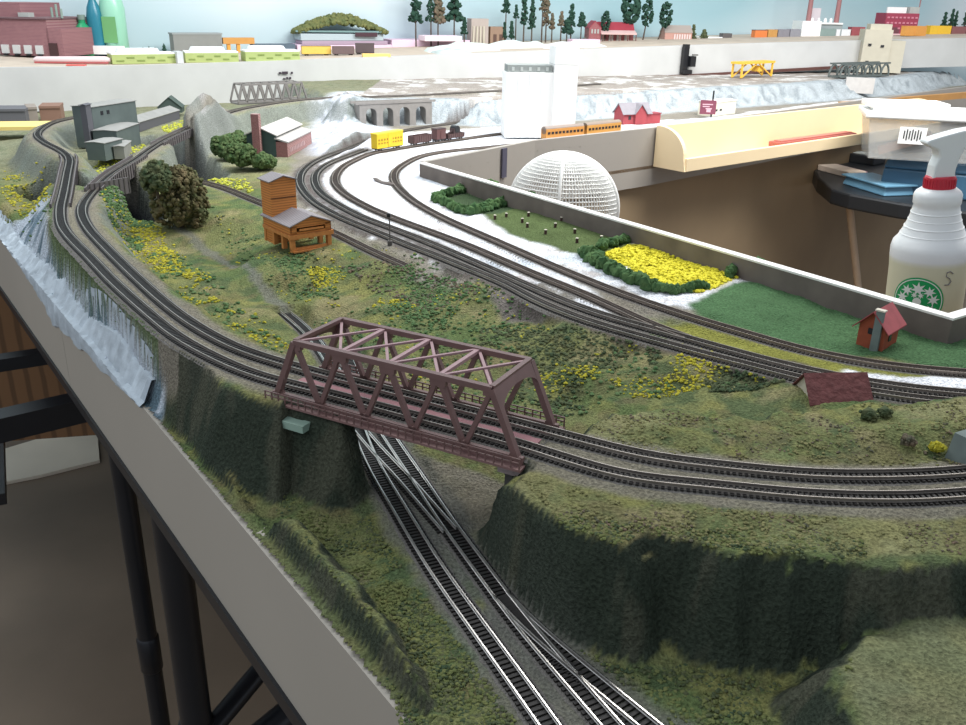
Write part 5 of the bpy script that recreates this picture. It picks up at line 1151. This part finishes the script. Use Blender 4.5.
# backdrop bottles
def bottle(px,py,w,h,col,label,nw=.35,alpha=1,cap=(60,80,100),lbl=None,dy=.30):
    p0_,k=dk(px,py); p=p0_; t=thing('bottle',label,'bottle',p,0); m_=mat('plastic_%d_%d_%d'%col,lin(*col),.3,alpha=alpha)
    MB().lathe([(w*k/2*.94,0),(w*k/2,.003),(w*k/2,h*k*.55),(w*k/2*.8,h*k*.68),(w*k/2*nw,h*k*.8),(w*k/2*nw,h*k*.9),(0,h*k*.9)],24).build('body',m_,t,smooth=True)
    MB().lathe([(w*k/2*nw*1.15,h*k*.88),(w*k/2*nw*1.15,h*k),(0,h*k)],18).build('cap',mat('plastic_%d_%d_%d'%cap,lin(*cap),.4),t,smooth=True)
    if lbl:
        MB().box((0,-w*k/2*.98,h*k*.30),(w*k*.55,.004,h*k*.3)).build('label_patch',mat('paint_%d_%d_%d'%lbl,lin(*lbl),.5),t)
    return t
bottle(88,46,18,38,(40,150,100),'green bottle between the brick factory and the teal bottle on the upper deck',cap=(120,140,130))
bottle(101,45,15,66,(40,120,140),'dark teal bottle with navy top beside the pale green bottle on the upper deck',cap=(40,50,110))
bottle(119,44,24,80,(150,206,180),'pale green translucent bottle with label, rightmost of the bottles on the upper deck',cap=(210,224,216),lbl=(110,170,110))
# road lorry, tanker
p,k=dk(83,53.5); t=thing('toy_lorry','white model lorry with blue cab on the upper deck','truck',p,DA-.45)
MB().box((22*k,.012,5.5*k),(40*k,.022,8*k)).build('trailer',M_wh,t); MB().box((-3*k,.012,3.6*k),(6*k,.02,6*k)).build('cab',mat('cab_blue',lin(64,84,160),.4),t); mb=MB()
for x in (-3,32,37):
    for y in (0,.022): mb.tube([(x*k,y,1.3*k),(x*k,y+.002,1.3*k)],1.3*k,10)
mb.build('wheels',M_black,t); 
dbox('flat_sheet','thin white sheet lying left of the blue-cab lorry','sheet',33,76,54,2.2,(240,244,248),dep=.05)
p,k=dk(34,63.5); t=thing('tank_trailer','pinkish white round-ended tank on its side near the front edge','tank',p,DA-.25); MB().tube([(0,.01,2.6*k),(3*k,.01,3*k),(68*k,.01,3.4*k),(73*k,.01,3*k)],[1.8*k,3.2*k,3.4*k,2*k],14).build('tank_body',mat('pinkish_white',lin(228,206,206),.5),t,smooth=True); MB().box((36*k,.01,.5*k),(70*k,.02,1.4*k)).build('red_skirt',mat('dull_red',lin(180,90,90),.6),t)
p,k=dk(66,66); o=MB().box((9*k,.01,.6*k),(18*k,.02,1.2*k)).build('red_strip',mat('bright_red',lin(226,110,100),.5)); o.location=p; o.rotation_euler=(0,0,DA-.3); tag(o,'short bright red strip lying before the round-ended tank','strip')
# lime boxes
M_lime=mat('lime_card',lin(172,186,118),.6,var=.05,scale=30); M_ink=mat('olive_ink',lin(128,146,76),.6)
for i,(a_,b_,py,nm) in enumerate([(113,177,64.5,'left of the three, ends beside the round-ended tank'),(186,239,62.8,'middle of the three, below the grey shed'),(246,300,61.5,'right of the three, nearest the yellow boxcars')]):
    P_,k=dk(a_,py); Q_,_=dk(b_,py-(b_-a_)*.022); e=Q_-P_; w=math.hypot(e.x,e.y); t=thing('kit_box','lime green flat kit box, '+nm,'box',P_,math.atan2(e.y,e.x),'lime kit boxes')
    MB().box((w/2,.035,4.5*k),(w,.07,9*k)).build('box_side',M_lime,t); MB().box((w/2,.037,9.6*k),(w*1.0,.072,1.6*k)).build('lid',M_wh,t)
    mb=MB(); [mb.box((w*(.12+.16*j),-.0008,(3+3*(j%2))*k),(w*.12,.001,1.3*k)) for j in range(6)]; mb.build('printed_marks',M_ink,t)
    t2=thing('foam_tray','white foam tray on the lime kit box, '+nm.split(',')[0],'tray',P_+Vector((0,0,10.6*k)),math.atan2(e.y,e.x),'white trays on the lime boxes'); MB().box((w*.45,.05,1.8*k),(w*.66,.05,3.4*k),taper=(.9,.8)).build('tray_body',M_wh,t2)
P_,k=dk(179,63); t=dbox('white_block','small pale grey upright block between the left and middle lime boxes','block',178,184,63.5,11,(206,210,212),dep=.05)
dbox('shed','long grey shed with flat roof behind the middle lime box','building',176,224,51,16,(140,142,138),dep=.06,roof=(150,156,156))
t=dbox('timber_trestle','orange timber trestle between the grey shed and the red-brown car','trestle',225,256,50,3.5,(206,150,80),dep=.03,hz=.03); p,k=dk(238,52); MB().box((.055,.01,-.012),(.012,.012,.05)).build('post',mat('orange_post',lin(226,160,70),.6),t); MB().box((.02,.01,-.012),(.012,.012,.05)).build('post',MATS['orange_post'],t)
dbox('shed','low dark blue-grey shed roof behind the right lime box','building',254,296,49,5,(88,104,118),dep=.05)
for i,(px,h) in enumerate([(145,9),(151,10),(157,9),(166,13)]):
    p,k=dk(px,49-.0*i); sh=thing('conifer','tiny dark conifer, '+['leftmost','second','third','tallest, right'][i]+' of the four behind the left lime box','tree',p,0,'tiny dark conifers'); mb=MB(); [mb.lathe([(h*k*.28*(1-j*.22),h*k*(.1+j*.2)),(0,h*k*(.42+j*.2))],7) for j in range(3)]; mb.build('foliage',F_pine,sh); MB().tube([(0,0,0),(0,0,h*k*.3)],h*k*.05,5).build('trunk',M_bark,sh)
# trains in the centre
dcar(302,331,56.5,9,(226,190,90),'yellow boxcar at the left of the dark train below the bush-topped foam',(90,70,60))
dcar(333,354,56,9,(110,92,92),'low greyish open car right of the yellow boxcar',kind='gon',name='gondola')
dcar(356,374,55,10,(84,72,74),'dark brown hopper car right of the open car',name='hopper_car')
p,k=dk(364,57.5); t=thing('yellow_slab','thin yellow slab lying at the deck edge before the dark train','slab',p,DA-.2); MB().box((13*k,.02,1.6*k),(28*k,.03,3*k)).build('slab_body',mat('pale_yellow',lin(244,206,120),.6),t,bev=.001)
# pink foam stack with foliage hill
M_pf=mat('pink_foam',lin(232,204,222),.8,var=.06,scale=10); M_pf2=mat('purple_grey_foam',lin(170,150,168),.8)
def foam(px0,px1,py,h,label,m=M_pf,dep=.12,hz=0,name='foam_board'):
    a,k=dk(px0,py); b,_=dk(px1,py-(px1-px0)*.028); e=b-a; w=math.hypot(e.x,e.y); t=thing(name,label,'foam board',a+Vector((0,0,hz*k)),math.atan2(e.y,e.x)); MB().box((w/2,dep/2,h*k/2),(w,dep,h*k)).build('slab',m,t,bev=.002); return t,k
foam(298,392,50,6,'lower pink foam board under the bush-topped hill',dep=.12)
foam(303,388,50,3.5,'purple-grey foam sheet above the lower pink board',M_pf2,hz=6.1,dep=.11)
foam(302,384,50,6.5,'pale blue-grey base block carrying the bushy hill',mat('pale_blue_grey',lin(176,190,196),.8),hz=9.8,dep=.11)
foam(356,378,50,4,'dark strip let in at the right of the hill base block',mat('dark_maroon_strip',lin(72,48,56),.8),hz=12.2,dep=.005)
p,k=dk(339,50); hl=thing('model_hill','olive green bush-covered hill on its foam base on the upper deck','hill',p+Vector((0,0.05,16.5*k)),.35); mb=MB(); rng=random.Random(8)
for i in range(900):
    u=rng.uniform(-1,1); v=rng.uniform(-1,1); z=max(0,1-abs(u)**1.6)*(1-.4*v*v); mb.blob((u*46*k,v*.05,z*17*k*rng.uniform(.75,1)),2.6*k*rng.uniform(.6,1.2),rng)
mb.build('foliage',foliage_mat('hill_foliage',lin(128,128,82),lin(92,104,70),40),hl); MB().box((0,0,.003),(92*k,.10,.006)).build('base_sheet',mat('teal_sheet',lin(120,150,150),.8),hl)
foam(392,470,47,8,'long pink foam board right of the bushy hill',dep=.14)
foam(425,462,49,5,'whiter pink foam board on top at the trees',mat('pale_pink_foam',lin(244,226,236),.8),hz=7,dep=.1)
def heap(px0,px1,py,h,label,m,seed,name='plaster_heap'):
    a,k=dk(px0,py); b,_=dk(px1,py-(px1-px0)*.028); e=b-a; w=math.hypot(e.x,e.y); t=thing(name,label,'plaster',a,math.atan2(e.y,e.x)); N=24; mb=MB(); vs=[];fs=[]
    for i in range(N+1):
        for j in range(9):
            u=i/N; v=j/8; z=h*k*max(0,math.sin(PI*u))**.4*math.sin(PI*v)**.5*(.7+.6*float(vnoise(np.array(u*7.+seed),np.array(v*3.)))); vs.append((w*u,.11*v,z-.001))
    for i in range(N):
        for j in range(8): fs.append((i*9+j,i*9+9+j,i*9+10+j,i*9+j+1))
    mb.add(vs,fs).build('cast',m,t,smooth=True)
M_ph=mat('pale_green_white_plaster',lin(222,234,226),.9,var=.12,scale=15,bump=.4); M_pg=mat('grey_white_bag',lin(200,212,208),.6,var=.15,scale=15)
heap(428,505,53,9,'pale greenish white plaster heap below the conifers',M_ph,1); heap(488,560,50,8,'second white plaster heap before the tan ruin',M_ph,5)
heap(440,475,55,5,'grey-white crumpled bag at the deck edge',M_pg,9,'crumpled_bag'); heap(545,612,49,7,'white plaster heap behind the grain elevator top',mat('white_plaster',lin(240,240,240),.9),12)
foam(572,600,45,5,'small pink-lilac foam wedge with dark shadow side behind the elevator',M_pf,dep=.05); foam(700,722,40,3,'x',M_wh,dep=.04)[0]['label']='short white board lying behind the slender leaning tree pair'
# conifers
def conifer(px,py,top,w,label,fm=F_pine,cut=.25,seed=1,lean=0,group='tall conifers along the upper deck'):
    p,k=dk(px,py); h0=(py-top)*k; h=(proj(p)[1]-top)*k; cut=1-(1-cut)*h0/h; t=thing('conifer',label,'tree',p,0,group); t.rotation_euler=(0,lean,seed)
    rng=random.Random(seed); mb=MB(); n=170
    for i in range(n):
        u=rng.random(); z=cut+(1-cut)*u; r=w*k/2*(1.05-u*.85)*rng.uniform(.4,1)*(.8+.3*math.sin(u*22)); a=rng.uniform(0,2*PI); mb.blob((r*math.cos(a),r*math.sin(a),z*h),w*k*.15*rng.uniform(.6,1.2),rng)
    mb.build('foliage',fm,t); MB().tube([(0,0,-.003),(0,0,h*.9)],[.0035,.0015],6).build('trunk',M_bark,t); return t
cf=[(416,35,-22,15,'first tall conifer left of the group, above the long pink foam'),(431,32,-14,10,'thin conifer second from the left'),(438,32,-8,15,'rusty dark conifer third from the left'),(454,32,-16,16,'wide conifer fourth from the left'),(464,38,20,8,'small dark conifer directly left of the tan ruin'),(505,40,-6,9,'slim conifer with long bare trunk behind the tan ruin'),(515,34,8,6,'thin dark conifer right of the bare-trunked one'),(523,34,-8,9,'tall dense conifer in the middle group'),(531,38,0,9,'tall dense conifer right of the middle one'),(541,20,-15,7,'brownish thin conifer in the middle group'),(545,34,-4,9,'conifer with brownish top, right of the middle group'),(551,33,16,7,'short conifer right of the brown-topped one'),(560,30,14,7,'short conifer, second right of the brown-topped one'),(570,32,7,9,'pointed conifer before the pink foam wedge'),(566,36,22,12,'low wide dark bush among the conifers'),(580,30,15,10,'dark conifer nearest the red station'),(504,42,24,6,'small green conifer before the timber frame building'),(511,42,23,7,'small olive conifer right of the timber frame building')]
for i,(px,py,top,w,lb) in enumerate(cf): conifer(px,py,top,w,lb,fm=(F_red if 'rusty' in lb or 'brown' in lb else F_pine),cut=.55 if 'bare' in lb else .2,seed=40+i)
def decid(px,py,top,w,label,seed,lean=0):
    p,k=dk(px,py); h=(proj(p)[1]-top)*k; t=thing('leafy_tree',label,'tree',p,0,'leafy trees by the red station'); rng=random.Random(seed); mb=MB(); clumps(mb,(lean*k,0,h*.68),w*k*.5,w*k*.5,h*.33,110,w*k*.14,rng); mb.build('foliage',F_pine,t); MB().tube([(0,0,-.003),(lean*k,0,h*.6)],[.004,.002],6).build('trunk',M_bark,t)
decid(628,36,-4,18,'large dark leafy tree behind the roof of the red station',3); decid(604,30,14,9,'small round tree left behind the red station roof',4); decid(642,38,2,11,'slender double-headed tree right of the red station',5,3); decid(657,36,5,12,'slender leaning oval tree, rightmost of the trees by the red station',6,6)
# tan ruin, timber building
t=dbox('tan_ruin','tan flat-topped ruin wall standing among the conifers','building',471,488,44,24,(178,166,158),dep=.05)
for i in range(4): MB().bar((.006+i*.015,-.006,0),(.010+i*.014,-.002,.075),.006,.006,(0,1,0)).build('buttress',M_twr,t)
t=dbox('timber_frame_building','brown timber frame building with arched openings right of the tan ruin','building',490,505,41,14,(150,124,104),dep=.05,parts=[(.3,.4,.2,.4,(90,66,56)),(.7,.4,.2,.4,(90,66,56))])
# red station
p,k=dk(588,41); bs=thing('station','red brick station with dark red roof and pale porch roof on the upper deck','building',p,DA-.35); M_rb=brick('station_brick',lin(150,84,88),lin(132,72,78),lin(170,120,120),90); M_rrf=mat('crimson_roof',lin(160,56,70),.7,var=.1,scale=40)
a=MB();r=MB(); gable(a,r,12*k,.10,14*k,20*k,'y',.002,.003); a.build('gable_wing',M_rb,bs); r.build('gable_roof',M_rrf,bs)
a=MB();r=MB(); gable(a,r,36*k,.06,12*k,19*k,'x',.002,.003,11*k,.03,0); a.build('hall',M_rb,bs); r.build('hall_roof',M_rrf,bs)
MB().box((30*k,.012,10.5*k),(36*k,.05,1.4*k),0,R(14)).build('porch_roof',mat('pale_porch',lin(222,190,186),.7),bs)
for i in range(4): MB().box(((16+i*8)*k,.028,5*k),(4.5*k,.004,6*k)).build('window',M_off,bs)
for i in range(3): MB().box(((3+i*3)*k,-.001,11*k),(1.6*k,.003,4*k)).build('window',M_off,bs)
for i in range(5): MB().box(((14+i*8.4)*k,-.006,5*k),(.8*k,.004,10*k)).build('porch_post',mat('porch_post_brown',lin(110,70,66),.7),bs)
heap(588,612,42,6,'olive ground mound before the red station',mat('olive_mound',lin(140,134,120),.9),3,'ground_mound')
# small brown warehouse
p,k=dk(664,41); wb=thing('warehouse','small pinkish brown hip-roofed warehouse with pale fence front on the upper deck','building',p,DA-.3); a=MB();r=MB(); gable(a,r,28*k,.07,8*k,14*k,'x',.002,.003); a.build('walls',mat('pinkish_brown_wall',lin(192,148,136),.7),wb); r.build('roof',mat('tan_grey_roof',lin(168,156,148),.7),wb)
for i in range(7): MB().box(((10+i*2.6)*k,-.002,4*k),(1.4*k,.004,5*k)).build('window',mat('pale_slat',lin(222,206,204),.6),wb)
conifer(692,40,26,7,'small olive shrub right of the brown warehouse',F_dk,.1,77,group='shrubs right of the brown warehouse'); conifer(703,38,31,8,'low grey-green shrub, second right of the warehouse',F_dk,.05,78,group='shrubs right of the brown warehouse')
t=dbox('scrap_pile','little dark scrap pile on the empty stretch of the deck','pile',722,731,36,3,(96,92,92),dep=.03)
# right trains
dcar(752,764,35.5,8,(226,130,70),'orange boxcar at the left end of the right-hand train',(90,76,80),w=.03); dcar(765,774,35.2,8,(200,150,84),'tan boxcar right of the orange one',w=.03); dcar(775,786,35,8,(140,138,146),'grey boxcar right of the tan one',w=.03); dcar(787,797,34.8,8,(150,150,158),'paler grey boxcar left of the white power plant',w=.03)
# power plant with two stacks
p,k=dk(798,36); pp_=thing('power_plant','white and grey power plant with two tall brown smokestacks','building',p,DA-.3)
MB().box((12*k,.05,8*k),(20*k,.10,16*k)).build('white_block',M_wh,pp_); MB().box((30*k,.07,6.5*k),(34*k,.10,13*k)).build('grey_hall',mat('plant_grey',lin(150,160,162),.7),pp_); MB().box((28*k,.06,14*k),(36*k,.10,1.5*k)).build('flat_roof',M_wh,pp_)
for x in (14,44): MB().lathe([(2.6*k,0),(1.7*k,62*k),(1.5*k,62*k),(0,62*k)],14,(x*k,.06,10*k)).build('smokestack',mat('brown_stack',lin(156,110,110),.7),pp_,smooth=True)
for x in (17,24,31,37): MB().lathe([(1.4*k,15*k),(1.4*k,18*k),(.6*k,19*k),(0,19*k)],10,(x*k,.05,0)).build('roof_vent',M_wh,pp_)
MB().box((24*k,.10,22*k),(12*k,.01,12*k)).build('billboard_frame',mat('pale_pink_panel',lin(206,196,200),.7),pp_)
dcar(816,832,36,8,(140,160,156),'grey-green boxcar below the power plant',w=.03); dcar(833,847,36,7,(236,238,240),'white boxcar right of the grey-green one',w=.03); dcar(848,861,36,9,(160,84,90),'dull red boxcar left of the stone tower',w=.03)
dcar(887,900,34,8,(120,76,84),'dark maroon boxcar right of the stone tower',w=.03)
dcar(902,922,37.5,10,(226,160,80),'orange and yellow boxcar below the red sign building',w=.03); dcar(926,947,36,9,(240,196,60),'bright yellow boxcar at the right end of the upper deck',w=.03); dcar(948,962,35.5,8,(140,92,92),'brownish red boxcar right of the bright yellow one',w=.03); dcar(963,982,35,8,(130,100,100),'grey-brown boxcar at the right edge of the frame',w=.03)
# red multi-storey building
p,k=dk(882,27); rb=thing('red_building','tall dark red multi-storey building with white roof sign at the right','building',p,DA-.35)
MB().box((17*k,.05,11*k),(34*k,.10,22*k)).build('walls',mat('deep_red_wall',lin(156,62,84),.7),rb); MB().box((17*k,-.003,1.5*k),(34*k,.01,3*k)).build('base_band',mat('pink_base',lin(226,190,196),.7),rb)
for z in (8,13,18):
    mb=MB(); [mb.box(((2.5+i*4.1)*k,-.002,z*k),(2.4*k,.004,1.6*k)) for i in range(8)]; mb.build('window_row',mat('pinkish_pane',lin(206,130,148),.5),rb)
MB().box((14*k,.04,24.5*k),(20*k,.01,6*k)).build('roof_sign',M_wh,rb); MB().box((30*k,.04,25*k),(10*k,.05,6*k)).build('roof_tank',M_off,rb); MB().tube([(36*k,.03,0),(36*k,.03,40*k)],.6*k,8).build('mast',mat('brown_stack',lin(156,110,110)),rb)
for i,(px,top,w) in enumerate([(941,14,6),(948,11,6),(952,13,5),(962,9,6)]): conifer(px,27,top,w,['short','tall left of a pair','right of the pair','rightmost, cropped by the frame'][i]+' dark conifer on the pale hill at the right',seed=90+i,cut=.05,group='conifers on the pale hill')
heap(925,1000,30,6,'pale grey-blue hillside under the right-hand conifers',mat('pale_blue_grey_hill',lin(188,196,204),.9),7,'model_hillside')
# small tracks on the deck front
for i in range(1):
    P_=[D(x,y) for x,y in [(-30,56),(20,54),(60,57),(100,60),(130,62)]]; tracks['U%d'%i]=spline([p+Vector((0,0,.006)) for p in P_],.01); make_track('U%d'%i,'grey track curving across the far left of the upper deck',railm=M_railfar,tiem=M_tieb,bed=False)
